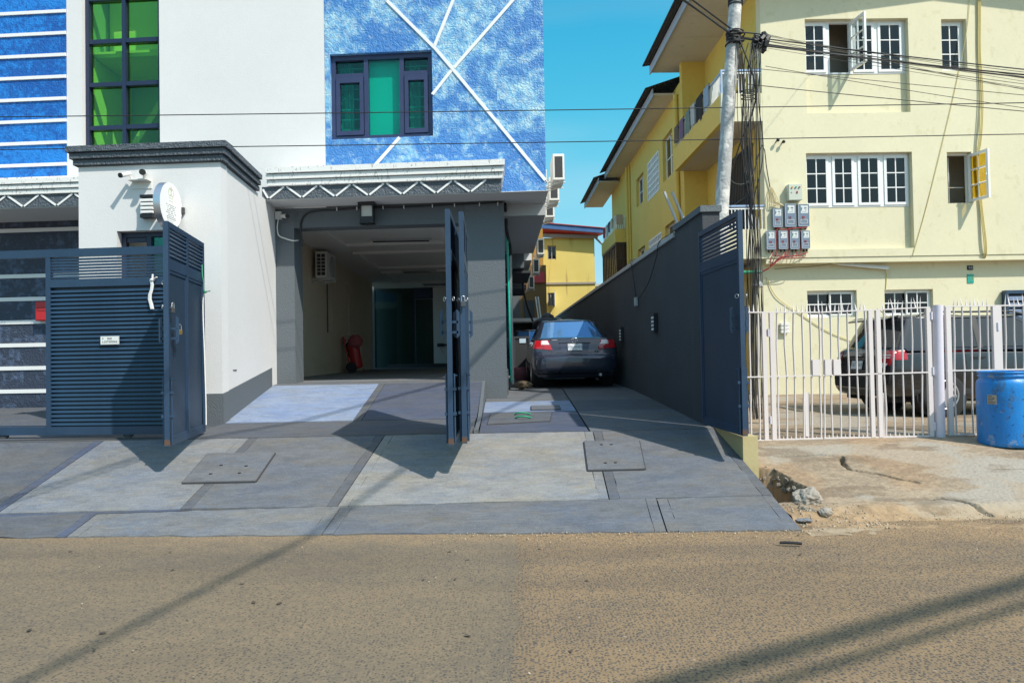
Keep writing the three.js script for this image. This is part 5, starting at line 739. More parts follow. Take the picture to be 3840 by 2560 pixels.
  // corner balconies
  for (const [y, top, name] of [[7.0, 7.66, 'top'], [3.73, 4.42, 'low']]) {
    P('balcony_floor', bx(5.34, 6.298, y, y + .16, 16.02, 20.4), M.cream); P('balcony_parapet', bx(5.32, 6.296, y - .01, top, 16, 16.12), M.yellow); P('balcony_parapet', bx(5.32, 5.44, y - .01, top, 16.125, 20.4), M.yellowShaded);
    P('balcony_rail', [bx(5.33, 6.3, top + .54, top + .58, 16.02, 16.07), bx(5.36, 5.41, top + .54, top + .58, 16.075, 20.4), bx(5.33, 5.37, top, top + .54, 16.02, 16.07)], mat([.30, .42, .62], .5));
    for (let k = 0; k < 11; k++) P('baluster', bx(5.43 + k * .08, 5.447 + k * .08, top, top + .48, 16.035, 16.055), M.upvc); P('balcony_rail', bx(5.37, 6.3, top + .48, top + .51, 16.03, 16.06), M.upvc);
    for (let k = 0; k < 44; k++) P('baluster', bx(5.375, 5.395, top, top + .54, 16.15 + k * .096, 16.168 + k * .096), M.upvc); }
  P('entrance_grille', [...Array.from({ length: 18 }, (_, k) => bx(6.24, 6.265, 4.42, 6.6, 16.7 + k * .12, 16.73 + k * .12)), bx(6.235, 6.27, 6.6, 6.66, 16.6, 18.9), bx(6.235, 6.27, 5.4, 5.44, 16.6, 18.9)], M.darkGrey); P('door_leaf', bx(6.285, 6.299, 3.9, 6.6, 16.65, 18.85), M.brown); P('door_leaf', bx(6.285, 6.299, 7.2, 9.2, 17.2, 18.1), M.brown);
  P('corner_pier', bx(6.135, 6.3, 3.3, 3.595, 16.28, 16.5), M.yellowShaded);
  // breeze block lattices
  const lattice = (d0, d1, y0, y1, nc, nr) => { const g = []; for (let i = 0; i <= nc; i++) { const d = mix(d0, d1, i / nc); g.push(bx(5.585, 5.7, y0, y1, d - .025, d + .025)); } for (let j = 0; j <= nr; j++) { const y = mix(y0, y1, j / nr); g.push(bx(5.588, 5.698, y - .025, y + .025, d0, d1)); } P('lattice', g, M.upvc); };
  lattice(23.58, 25.37, 7.23, 8.57, 7, 6); lattice(23.43, 25.37, 4.53, 5.69, 7, 5);
  for (const [a, b, y0, y1] of [[21.7, 23.0, 7.3, 8.75], [26.15, 27.55, 7.42, 8.55], [21.5, 22.9, 4.6, 5.78], [26.15, 27.55, 4.6, 5.7]]) { const w = P('window', [bx(5.72, 5.78, y1 - .06, y1, a, b), bx(5.72, 5.78, y0, y0 + .06, a, b), bx(5.72, 5.78, y0, y1, a, a + .06), bx(5.72, 5.78, y0, y1, b - .06, b), bx(5.72, 5.78, y0, y1, (a + b) / 2 - .04, (a + b) / 2 + .04), bx(5.73, 5.77, (y0 + y1) / 2 - .015, (y0 + y1) / 2 + .015, a, b)], M.upvc); P('pane', bx(5.745, 5.75, y0 + .06, y1 - .06, a + .06, b - .06), M.glassSmoke, w); }
  for (const [d, y0] of [[29.1, 1], [20.9, 1]]) P('downpipe', rod([5.52, y0, d], [5.52, 9.5, d], .075, .075, 12), M.yellowShaded); P('downpipe', rod([5.55, 1, 28.75], [5.55, 9.5, 28.75], .04, .04, 10), M.yellowShaded);
  // rear balcony with glazed brown enclosure below
  P('balcony_parapet', [bx(5.0, 5.6, 6.33, 6.9, 29.3, 29.42), bx(5.0, 5.12, 6.33, 6.9, 29.42, 33.3), bx(5.12, 5.6, 6.33, 6.45, 29.42, 33.3)], M.yellowShaded);
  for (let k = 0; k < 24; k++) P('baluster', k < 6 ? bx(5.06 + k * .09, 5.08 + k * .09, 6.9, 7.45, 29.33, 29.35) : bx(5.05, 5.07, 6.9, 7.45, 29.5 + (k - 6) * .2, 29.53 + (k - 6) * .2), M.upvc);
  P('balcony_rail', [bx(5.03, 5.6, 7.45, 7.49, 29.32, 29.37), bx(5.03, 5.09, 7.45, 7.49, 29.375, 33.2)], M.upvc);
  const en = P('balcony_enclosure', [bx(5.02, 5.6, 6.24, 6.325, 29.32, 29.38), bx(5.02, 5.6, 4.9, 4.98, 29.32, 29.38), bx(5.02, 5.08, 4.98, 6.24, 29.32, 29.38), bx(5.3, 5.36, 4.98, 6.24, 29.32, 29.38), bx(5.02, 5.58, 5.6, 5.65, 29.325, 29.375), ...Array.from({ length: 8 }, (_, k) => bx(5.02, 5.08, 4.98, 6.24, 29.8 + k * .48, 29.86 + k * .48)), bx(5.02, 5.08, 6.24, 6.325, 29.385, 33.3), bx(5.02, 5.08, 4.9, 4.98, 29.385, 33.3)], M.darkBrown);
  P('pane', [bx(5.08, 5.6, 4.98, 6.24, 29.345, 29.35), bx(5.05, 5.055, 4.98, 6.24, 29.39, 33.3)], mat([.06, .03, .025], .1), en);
  P('balcony_floor', bx(5.02, 5.6, 4.7, 4.895, 29.32, 33.3), M.yellowShaded);
  // eaves: boarded soffits, fascia boards and the corrugated sheet over them
  const eave = (x0, xw, y, d0, d1, rise = 2.2) => {
    const n = Math.max(2, Math.round((d1 - d0) / 1.22)); for (let i = 0; i < n; i++) { const a = mix(d0, d1, i / n) + .006, b = mix(d0, d1, (i + 1) / n) - .006; P('soffit_board', bx(x0 + .03, xw, y, y + .03, a, b), M.cream); }
    P('soffit_backing', bx(x0 + .03, xw, y + .035, y + .06, d0, d1), M.cream); P('fascia_board', bx(x0, x0 + .03, y - .06, y + .2, d0, d1), M.fasciaBoard);
    const sh = new THREE.Shape([[x0 - .22, y + .2], [x0 - .22, y + .235], [11.3, y + .2 + rise], [11.3, y + .165 + rise]].map(p => new THREE.Vector2(...p))); P('roof_sheet', new THREE.ExtrudeGeometry(sh, { depth: d1 - d0, bevelEnabled: false }).translate(0, 0, -d1), M.roofSheet); };
  eave(4.80, 6.3, 10.32, 15.2, 21.2, 1.0); eave(4.88, 5.6, 9.62, 21.21, 31.2); eave(4.6, 5.6, 9.42, 31.21, 36.6);
  { const sh = new THREE.Shape([[11.3, 11.5], [11.3, 11.54], [17.3, 10.7], [17.3, 10.66]].map(p => new THREE.Vector2(...p))); P('roof_sheet', new THREE.ExtrudeGeometry(sh, { depth: 18, bevelEnabled: false }).translate(0, 0, -33.4), M.roofSheet); }
  P('rake_soffit', [bar([4.85, 10.35, 15.6], [11.3, 11.15, 15.6], .04, .78, [0, 0, 1]), bar([11.3, 11.15, 15.6], [17.2, 10.4, 15.6], .04, .78, [0, 0, 1])], M.cream); P('fascia_board', [bar([4.78, 10.4, 15.19], [11.3, 11.21, 15.19], .22, .03, [0, 0, 1]), bar([11.3, 11.21, 15.19], [17.2, 10.46, 15.19], .22, .03, [0, 0, 1])], M.fasciaBoard);
}
function laundry(label, x, y, d, w, h, rgb, ax) { // a garment folded over a rail running away from the street
  const m = mat(rgb, .95), n = 8, fr = [], bk = []; const g = grid((u, v) => { const dd = d + u * w, fold = .012 * Math.sin(u * 9 + d * 5) * v; const y1 = v < .12 ? y + .02 : y - (v - .12) * h * (1 + .05 * Math.sin(u * 5)); const off = v < .12 ? -.03 * (v / .12) : -.03 - fold; return ax ? [x + u * w, y1, -(d + off)] : [x + off, y1, -dd]; }, n, 10);
  const g2 = g.clone().translate(ax ? 0 : .012, 0, ax ? -.012 : 0); return solo('laundry', label, 'laundry', [g, g2], m, { group: 'laundry over the balcony rails' }); }
[['pale blue jeans over the top balcony rail nearest the pole', 16.95, .45, .55, [.28, .36, .46]], ['black trousers over the top balcony rail', 17.5, .55, .75, [.02, .02, .025]], ['pale grey shirt over the top balcony rail', 18.2, .4, .6, [.42, .44, .46]], ['grey green towel over the top balcony rail', 18.7, .4, .7, [.17, .22, .20]], ['purple cloth over the top balcony rail', 19.35, .45, .6, [.17, .11, .19]], ['brown jacket hanging at the far end of the top balcony', 19.95, .4, .55, [.13, .09, .07]]].forEach(([l, d, w, h, c]) => laundry(l, 5.35, 8.27, d, w, h, c));
[['red cloth over the rear balcony rail', 32.2, .5, .5, [.42, .03, .05]], ['white shirt over the rear balcony rail', 31.4, .5, .6, [.6, .58, .55]], ['navy cloth over the rear balcony rail', 30.7, .5, .5, [.03, .04, .1]], ['cream towel over the rear balcony rail', 30.0, .45, .45, [.55, .48, .38]]].forEach(([l, d, w, h, c]) => laundry(l, 5.02, 7.5, d, w, h, c));
laundry('tan shirt on the street side of the rear balcony rail', 5.06, 7.5, 29.3, .28, .45, [.42, .34, .25], true);
solo('yellow_bag', 'small yellow bag behind the top balcony railing', 'bag', rb(.16, .3, .12, .04, 5.75, 7.95, -16.25), mat([.75, .55, .03], .6));

// ---------------------------------------------------------------- meters and fittings on the yellow facade
{ const b = thing('control_box', 'pale grey control box with coloured lamps above the meters', 'box', [6.97, 5.06, 15.9]); part('box', rb(.32, .38, .16, .01, 6.97, 5.25, -15.92), mat([.52, .56, .48], .5), b);
  for (const [x, c] of [[6.89, [.6, .25, .02]], [6.975, [.01, .3, .2]], [7.06, [.5, .02, .03]]]) part('indicator_lamp', new THREE.CylinderGeometry(.018, .018, .03, 12).rotateX(Math.PI / 2).translate(x, 5.36, -15.83), mat(c, .2), b); part('lock', new THREE.CylinderGeometry(.014, .014, .02, 10).rotateX(Math.PI / 2).translate(6.88, 5.25, -15.835), M.steel, b); part('switch', bx(6.99, 7.02, 5.22, 5.27, 15.825, 15.84), M.red, b); }
const meterTex = canvasTex(128, 160, (g) => { g.fillStyle = '#dfe4e4'; g.fillRect(0, 0, 128, 160); g.fillStyle = '#3a4a42'; g.fillRect(58, 46, 46, 20); g.fillStyle = '#5d8a72'; g.beginPath(); g.moveTo(0, 30); g.lineTo(30, 50); g.lineTo(14, 110); g.lineTo(0, 120); g.fill(); g.fillStyle = '#555'; for (let i = 0; i < 3; i++) g.fillRect(70, 84 + i * 12, 34 - i * 6, 5); g.fillRect(20, 130, 80, 6); g.fillRect(60, 18, 40, 5); });
[[6.443, 6.668, 4.437, 4.887, 'leftmost meter of the upper row'], [6.727, 6.993, 4.438, 4.992, 'middle, tallest meter of the upper row'], [7.037, 7.311, 4.444, 4.979, 'rightmost meter of the upper row'], [6.276, 6.493, 3.911, 4.358, 'leftmost meter of the lower row'], [6.561, 6.787, 3.917, 4.358, 'second meter of the lower row'], [6.832, 7.056, 3.912, 4.358, 'third meter of the lower row'], [7.102, 7.313, 3.918, 4.354, 'rightmost meter of the lower row']].forEach(([x0, x1, y0, y1, lab]) => {
  const w = x1 - x0, h = y1 - y0, cx = (x0 + x1) / 2, g = thing('electricity_meter', lab + ' on the yellow wall', 'meter', [cx, y0, 15.9], 'electricity meters on the yellow wall');
  part('case', rb(w, h, .1, .02, cx, (y0 + y1) / 2, -15.945), mat([.17, .21, .28], .25, { physical: true, clearcoat: .6 }), g);
  part('faceplate', new THREE.PlaneGeometry(w * .62, h * .34).translate(cx + w * .06, y1 - h * .24, -15.893), mat([.85, .85, .85], .5, { map: meterTex }), g, { uv: true });
  part('cover_edge', [bx(x0 + .01, x1 - .01, y1 - .016, y1 - .006, 15.888, 15.9), bx(x0 + .01, x1 - .01, y0 + .006, y0 + .016, 15.888, 15.9), bx(x0 + .006, x0 + .016, y0 + .02, y1 - .02, 15.888, 15.9), bx(x1 - .016, x1 - .006, y0 + .02, y1 - .02, 15.888, 15.9)], mat([.45, .5, .56], .3), g);
  part('window_frame', [bx(cx - w * .3, cx + w * .3, y0 + h * .3, y0 + h * .315, 15.888, 15.896), bx(cx - w * .3, cx + w * .3, y0 + h * .13, y0 + h * .145, 15.888, 15.896), bx(cx - w * .3, cx - w * .27, y0 + h * .145, y0 + h * .3, 15.888, 15.896), bx(cx + w * .27, cx + w * .3, y0 + h * .145, y0 + h * .3, 15.888, 15.896)], M.plastic, g);
  part('fuse_wires', [rod([cx - w * .12, y0 + h * .34, 15.89], [cx - w * .12, y0 + h * .46, 15.89], .008), rod([cx + w * .02, y0 + h * .34, 15.89], [cx + w * .02, y0 + h * .46, 15.89], .008)], M.redWire, g); part('gland', [rod([cx - w * .2, y0 - .06, 15.94], [cx - w * .2, y0 + .01, 15.94], .02), rod([cx + w * .18, y0 - .06, 15.94], [cx + w * .18, y0 + .01, 15.94], .02)], M.black, g); });
{ const g = thing('meter_wiring', 'tangle of red and black meter wires gathered into the green pipe', 'wiring', [6.6, 3.4, 15.95]); const W = (p, m, r = .009) => part('wire', tube(p, r, 28, 5), m, g);
  for (const [x, m, k] of [[6.42, M.redWire, .0], [6.5, M.black, .02], [6.7, M.redWire, .03], [6.74, M.redWire, .05], [6.9, M.black, .02], [7.0, M.redWire, .0], [7.2, M.redWire, .04]]) W([[x, 3.86, 15.93], [x - .02, 3.78 - k, 15.9], [Math.min(x, 6.62) - .05, 3.72 - k, 15.9], [6.35, 3.5, 15.93], [6.2, 3.4 + k * .4, 15.98]], m);
  for (const x of [6.525, 6.81, 7.08]) W([[x, 4.9, 15.94], [x + .015, 4.5, 15.93], [x - .01, 4.2, 15.93], [x, 3.85, 15.93], [x - .05, 3.76, 15.92]], M.redWire); W([[6.5, 4.44, 15.93], [6.62, 4.39, 15.9], [6.75, 4.38, 15.9], [6.95, 4.41, 15.9], [7.2, 4.42, 15.9], [7.28, 4.46, 15.93]], M.redWire, .011); W([[6.45, 3.78, 15.93], [6.8, 3.74, 15.9], [7.0, 3.76, 15.9], [7.26, 3.84, 15.92]], M.redWire, .01); }
solo('conduit', 'green plastic conduit under the balcony corner', 'pipe', [rod([5.6, 3.41, 16.1], [6.19, 3.4, 15.98], .042, .042, 12)], M.green);
{ const g = thing('wire_coil', 'loose coils of cream wire beside the control box', 'wiring', [6.5, 4.9, 15.95]); for (let k = 0; k < 6; k++) part('wire', tube([[6.42 + k * .01, 5.4, 15.97], [6.36 + k * .05, 5.15 - k * .02, 15.95], [6.42 + k * .03, 4.95 + .02 * k, 15.93], [6.55 + .04 * k, 5.0 - .015 * k, 15.92], [6.5, 5.06, 15.92], [6.6 + .02 * k, 4.98, 15.94]], .008, 30, 5), M.creamWire, g); }
for (const [x, y, l] of [[6.61, 6.5, 'left'], [6.745, 6.46, 'right']]) solo('insulator', l + ' of two small black insulators on the yellow wall', 'insulator', [new THREE.SphereGeometry(.04, 12, 8).translate(x, y, -15.9), rod([x, y, 16], [x, y, 15.88], .016)], M.black, { group: 'insulators on the yellow wall' });
solo('painted_cable', 'thick yellow painted cable run down the facade past the open window', 'cable', [[0, 0], [.03, .3], [.055, .8]].map(([o, p]) => tube([[11.5 + o, 10.5, 15.97], [11.53 + o, 9.8, 15.96], [11.5 + o, 8.6, 15.965], [11.5 + o * 1.4, 7.4, 15.96], [11.42 + o, 6.4, 15.93], [11.36 + o, 6.0, 15.965], [11.42 + o, 4.9, 15.96], [11.49 + o, 3.72, 15.97], [11.5 + o, 3.6, 16.1]], .011, 60)), M.cableOlive);
solo('painted_cable', 'thin yellow painted cable slanting down the facade from the top window', 'cable', tube([[11.36, 10.2, 15.98], [11.3, 9.4, 15.98], [11.02, 8.06, 15.98], [10.5, 6.1, 15.98], [10.1, 4.7, 15.985], [9.79, 3.73, 15.98]], .007, 50), M.cableOlive);
solo('painted_cable', 'yellow cable sagging down the ground floor wall behind the fence', 'cable', tube([[6.39, 3.3, 16.25], [6.6, 2.85, 16.24], [7.2, 2.4, 16.25], [7.8, 2.0, 16.25], [8.43, 1.73, 16.25], [8.9, 1.6, 16.25]], .009, 40), M.cableOlive);
{ const l = thing('tube_light', 'sagging white tube light under the first floor slab', 'light', [8.66, 3.5, 16.2]); part('batten', bar([8.0, 3.615, 16.2], [9.33, 3.475, 16.2], .05, .06), M.plastic, l); part('tube', rod([8.06, 3.575, 16.15], [9.27, 3.445, 16.15], .018), M.stripe, l); part('lead', tube([[8.02, 3.61, 16.2], [7.6, 3.55, 16.22], [7.1, 3.53, 16.24], [6.6, 3.5, 16.24]], .007, 20), M.cableGrey, l); part('lead', tube([[9.25, 3.46, 16.22], [9.3, 3.3, 16.25], [9.28, 2.97, 16.26]], .008, 16), M.cableOlive, l); }
const num = (bg, fg, sub) => canvasTex(128, 176, (g) => { g.fillStyle = bg; g.fillRect(0, 0, 128, 176); g.fillStyle = fg; g.font = 'bold 100px sans-serif'; g.textAlign = 'center'; g.fillText('16', 64, sub ? 100 : 125, 110); if (sub) { g.fillRect(20, 116, 88, 10); g.fillStyle = '#16313a'; g.fillRect(50, 148, 28, 10); } });
{ const s = thing('house_number', 'teal number 16 plate on the ground floor wall', 'sign', [11.35, 3.08, 16.26]); part('plate', bx(11.272, 11.427, 3.082, 3.295, 16.255, 16.269), M.teal, s); part('print', new THREE.PlaneGeometry(.15, .21).translate(11.35, 3.188, -16.253), mat([.9, .9, .9], .5, { map: num('#10a898', '#7d7a35', true) }), s, { uv: true });
  const t = thing('house_number', 'small black number 16 plate above the teal one', 'sign', [11.35, 3.4, 16.26]); part('plate', bx(11.278, 11.419, 3.398, 3.505, 16.255, 16.269), M.black, t); part('print', new THREE.PlaneGeometry(.13, .1).translate(11.349, 3.452, -16.253), mat([.9, .9, .9], .5, { map: num('#23252c', '#b9bcc4', false) }), t, { uv: true }); }
{ const v = thing('wall_vent', 'small white three slot vent box on the ground floor wall', 'vent', [6.78, 1.94, 16.2]); for (let k = 0; k < 3; k++) part('slot_cover', rb(.2, .075, .09, .012, 6.78, 1.985 + k * .087, -16.215), M.plastic, v); }
{ const b = thing('metal_door', 'blue grey louvred metal door with red and white banner at right', 'door', [12.9, .45, 16.1]); part('frame', [bx(12.09, 12.15, .5, 2.88, 16.1, 16.25), bx(12.15, 14, 2.8, 2.88, 16.1, 16.25)], M.gate, b); part('sheet', bx(12.15, 14, .5, 2.8, 16.18, 16.25), M.gateDark, b); for (let k = 0; k < 14; k++) part('slat', bx(12.16, 14, .62 + k * .155, .72 + k * .155, 16.13, 16.178), mat([.20, .26, .38], .5), b);
  part('banner', [bx(12.5, 12.75, 2.05, 2.65, 16.1, 16.12)], M.red, b); part('banner', bx(12.5, 12.75, 1.55, 2.048, 16.1, 16.12), M.stripe, b); }
solo('lamp_holder', 'white lamp holder on a rusty bracket at the corner of the ground floor', 'lamp', [rod([6.2, 3.2, 16.2], [6.22, 3.06, 16.15], .045, .055, 12), bx(6.02, 6.2, 3.1, 3.16, 16.15, 16.25)], M.plastic);

// ---------------------------------------------------------------- pole and cables
{ const p = thing('utility_pole', 'leaning round concrete utility pole behind the charcoal wall', 'pole', [3.15, .42, 10.5]);
  const rings = []; for (let i = 0; i <= 24; i++) { const y = mix(.42, 9.6, i / 24), x = 3.448 + (y - 3.65) * .0909, r = mix(.115, .088, i / 24); rings.push(Array.from({ length: 20 }, (_, k) => { const a = k / 20 * 6.2832, q = r * (1 + .06 * (N2(a * 3, y * 2, 4, 401) - .5)); return [x + q * Math.cos(a), y, -10.5 + q * Math.sin(a)]; })); }
  part('shaft', loft(rings), M.pole, p); part('wire_binding', [...Array.from({ length: 16 }, (_, k) => new THREE.TorusGeometry(.1 + rr(0, .02), .011, 6, 20).rotateX(Math.PI / 2 + rr(-.35, .35)).rotateY(rr(0, 3)).translate(3.71 + rr(-.03, .05), 6.42 + rr(-.1, .12), -10.48)), ...Array.from({ length: 5 }, (_, k) => new THREE.TorusGeometry(.105, .01, 6, 20).rotateX(Math.PI / 2 + rr(-.2, .2)).translate(3.75, 6.95 + k * .03, -10.5))], M.cable, p);
  part('clamp_cluster', Array.from({ length: 22 }, () => rb(.06, .1, .06, .012).rotateZ(rr(-1, 1)).rotateX(rr(-1, 1)).translate(4.1 + rr(-.1, .12), 6.33 + rr(-.1, .12) , -10.45 + rr(-.06, .06))), M.black, p); part('bracket', [rod([3.72, 6.45, 10.5], [4.15, 6.36, 10.46], .02), rod([3.8, 6.5, 10.45], [4.1, 6.45, 10.42], .012)], M.darkGrey, p); }
{ const d = thing('drop_cables', 'hanging bundle of black service cables beside the pole', 'cables', [3.85, .6, 10.4]);
  for (let k = 0; k < 17; k++) { const x0 = 4.02 + rr(-.13, .14), x1 = 3.9 + rr(-.16, .16), x2 = 3.9 + rr(-.16, .16), s = rr(-.07, .07); part('cable', tube([[x0, 6.3, 10.43 + rr(-.05, .05)], [mix(x0, x1, .6), 6.08, 10.38], [x1, 5.5, 10.38 + s], [x1 + s, 4.6, 10.4 + s], [mix(x1, x2, .6), 3.7, 10.38 + s], [x2, 2.6, 10.4], [x2 + s, 1.4, 10.4], [x2, .5, 10.4]], rr(.0035, .008), 40, 5), k % 5 ? M.cable : M.cableGrey, d); }
  for (let k = 0; k < 6; k++) { const a = 3.7 + rr(0, .1), s = rr(-.05, .05); part('cable', tube([[3.72, 6.42, 10.4], [a, 6.1, 10.37], [a + s, 5.2, 10.36], [a + .05, 4.2, 10.37], [a + .1 + s, 3.2, 10.38], [a + .1, 1.2, 10.4], [a + .1, .5, 10.4]], .005, 36, 5), M.cable, d); }
  part('cable', tube([[3.74, 6.4, 10.38], [4.0, 5.55, 10.4], [4.1, 5.0, 11.5], [4.6, 4.95, 13.4], [5.9, 5.6, 15.7], [6.25, 6.4, 15.9], [6.35, 5.8, 15.95], [6.42, 5.4, 15.97]], .012, 50, 6), M.cable, d);
  part('tie', Array.from({ length: 3 }, (_, k) => new THREE.TorusGeometry(.1, .012, 6, 16).rotateX(Math.PI / 2).scale(1, .6, .5).translate(3.87, 5.55 - k * .06, -10.39)), M.cableGrey, d); }
{ const b = thing('cable_bundle', 'bundle of black overhead cables running right from the pole clamp across the facade', 'cables', [9, 5.2, 10.5]);
  for (let k = 0; k < 13; k++) { const yo = rr(-.12, .14), thick = k < 4; part('cable', tube(sag([4.15 + rr(-.06, .06), 6.36 + yo, 10.45], [15, thick ? 5.02 + rr(-.05, .05) : 4.75 + rr(-.3, .5), 10.3 + rr(-.3, .3)], thick ? .1 : rr(.04, .22), 10), thick ? .0095 : rr(.003, .005), 40, 5), thick ? M.cable : M.cableGrey, b); } }
const wire = (lab, a, b, s, r, m = M.cable) => solo('overhead_cable', lab, 'cable', tube(sag(a, b, s, 12), r, 60, 5), m);
wire('upper thin black wire stretched level across the whole street front', [-16, 5.36, 10.5], [16, 5.40, 10.5], .05, .008); wire('lower thin black wire stretched level across the whole street front', [-16, 4.86, 10.5], [16, 4.92, 10.5], .06, .008);
wire('thin wire from the balcony corner sloping to the right edge, uppermost', [4.0, 5.95, 10.5], [15, 4.8, 10.5], .03, .005, M.cableGrey); wire('thin wire crossing below the cable bundle towards the lower right', [3.9, 5.7, 10.5], [15, 4.6, 10.5], .05, .007, M.cableGrey); wire('thin slack wire dipping between pole and lower right edge', [4.2, 5.98, 10.5], [15, 4.4, 10.5], .12, .005, M.cableGrey);
[[0, 0], [.1, .07], [.2, -.02]].forEach(([o, q], k) => wire(['first', 'second', 'third'][k] + ' of three cables leaving the pole towards the upper left', [3.68, 6.5 + q, 10.5], [3.68 - .767 * 9.5 + o, 6.5 - .167 * 9.5 + q * 2 + o * .4, 1.0], .02, .013));
{ const a = [9.3, 10.6, 15.25], b = [-.53, 5.84, -8], P = t => [mix(a[0], b[0], t), mix(a[1], b[1], t), mix(a[2], b[2], t)], g = thing('overhead_cable', 'service cable bundle high overhead shading the road on the left', 'cable', P(.6)); for (const [o, q] of [[0, 0], [.022, .01], [-.012, .02]]) part('cable', tube([P(.3), P(.5), P(.75), P(1)].map(p => [p[0] + o, p[1] + q, p[2]]), .0115, 20), M.cable, g); part('drop_wire', tube([P(0), P(.15), P(.31)], .0055, 12, 5), M.cable, g); } 
{ const b = thing('cable_bundle', 'street cable bundle high overhead shading the lower right of the road', 'cables', [5, 6, 0]); for (let k = 0; k < 9; k++) { const o = [0, .11, .27][k % 3] + rr(-.025, .025); part('cable', tube(sag([-14, 6.1 + rr(-.05, .05), -9.45 - o], [26, 6.1 + rr(-.05, .05), 9.35 - o], .05, 8), .014, 30, 5), M.cable, b); } }

// ---------------------------------------------------------------- white spiked fence
const spikeG = finish(new THREE.ConeGeometry(.012, .12, 4).translate(0, .06, 0));
function fencePanel(name, label, x0, x1, bars, frames, top, mid, bot, o = {}) {
  const d = 8.6, g = thing(name, label, o.cat || 'gate', [(x0 + x1) / 2, bot, d], 'white spiked fence panels'), b = base.get(g);
  part('rail', bar([x0, top[0], d], [x1, top[1], d], .03, .016), M.fencePaint, g); part('rail', bar([x0, mid[0], d - .012], [x1, mid[1], d - .012], .02, .016), M.fencePaint, g); part('rail', bar([x0, bot, d], [x1, bot + (o.tilt || 0), d], .035, .018), M.fencePaint, g);
  const Y = (x, r) => mix(r[0], r[1], (x - x0) / (x1 - x0));
  bars.forEach((x, i) => { const k = rr(-.014, .014), kk = rr(-.02, .02); part('bar', loft([[0, 0], [.22, rr(-.012, .012)], [.5, k], [.75, kk * .7], [1, 0]].map(([t, off]) => { const y = mix(bot + .01, Y(x, top) - .005, t), w = .0125, X = x + off + t * .01; return [[X - w, y, -d], [X, y, -d - w], [X + w, y, -d], [X, y, -d + w]]; })), M.fencePaint, g); });
  for (const [x, w] of frames) part('stile', bx(x - w / 2, x + w / 2, bot, Y(x, top) - .01, d - .022, d + .022), M.fencePaint, g);
  const sp = []; bars.forEach((x, i) => { sp.push(x + .01); const nx = bars[i + 1]; if (nx && nx - x < .16) sp.push((x + nx) / 2 + .01); });
  for (const x of sp) { const m = shade(new THREE.Mesh(spikeG, M.fencePaint)); m.name = 'spike'; m.position.set(x - b.x, Y(x, top) + .005 - b.y, -d - b.z + .0); m.rotation.set(rr(-.25, .25), rr(0, 3), rr(-.22, .22)); m.scale.y = rr(.75, 1.25); g.add(m); }
  for (const x of bars.slice(0, -1)) part('tooth', new THREE.ConeGeometry(.009, .05, 4).translate(x + .055, bot + .03, -d), M.fencePaint, g);
  for (const [y, yy] of o.hinges || []) part('hinge', [rod([o.hx, y, d - .02], [o.hx, yy, d - .02], .016), bx(o.hx - .05, o.hx, y + .01, yy - .01, d - .01, d + .01)], M.lilac, g);
  for (const q of o.boxes || []) part('lock_box', bx(...q), M.fencePaint, g); return g;
}
fencePanel('fence_gate', 'left white spiked gate leaf with bent bars, next to the dark gate', 2.85, 4.045, [2.98, 3.14, 3.25, 3.495, 3.595, 3.706, 3.812, 3.916, 4.03], [[3.33, .05], [3.43, .055]], [2.04, 2.02], [1.215, 1.22], .41, { tilt: .015, hinges: [[1.72, 1.82], [.62, .72]], hx: 3.38, boxes: [[3.93, 4.02, 1.22, 1.42, 8.57, 8.64], [3.84, 3.9, .45, 1.0, 8.62, 8.64]] });
fencePanel('fence_gate', 'right white spiked gate leaf hung on the lilac post', 4.06, 5.46, [4.075, 4.177, 4.284, 4.392, 4.509, 4.617, 4.86, 4.977, 5.095, 5.212, 5.329], [[4.69, .05], [4.79, .055], [5.437, .055]], [2.02, 2.06], [1.22, 1.235], .425, { tilt: 0, hinges: [[1.9, 2.0], [1.2, 1.3], [.5, .6]], hx: 5.47, boxes: [[4.09, 4.17, 1.22, 1.42, 8.57, 8.64], [4.2, 4.29, 1.22, 1.42, 8.57, 8.64], [4.79, 4.86, .43, .98, 8.625, 8.645]] });
fencePanel('steel_fence', 'fixed white spiked fence panel behind the blue drum', 5.655, 8.0, [5.763, 5.871, 5.98, 6.088, 6.197, 6.423, 6.541, 6.659, 6.775, 6.89, 7.0, 7.12, 7.24, 7.36, 7.48], [[5.69, .06], [6.29, .055], [6.345, .055]], [2.067, 2.063], [1.25, 1.25], .436, { cat: 'fence', hinges: [[1.75, 1.85]], hx: 6.32 });
solo('fence_post', 'round lilac steel post between the white gate and fence', 'post', rod([5.545, .38, 8.6], [5.565, 2.085, 8.6], .062, .06, 20), M.lilac);

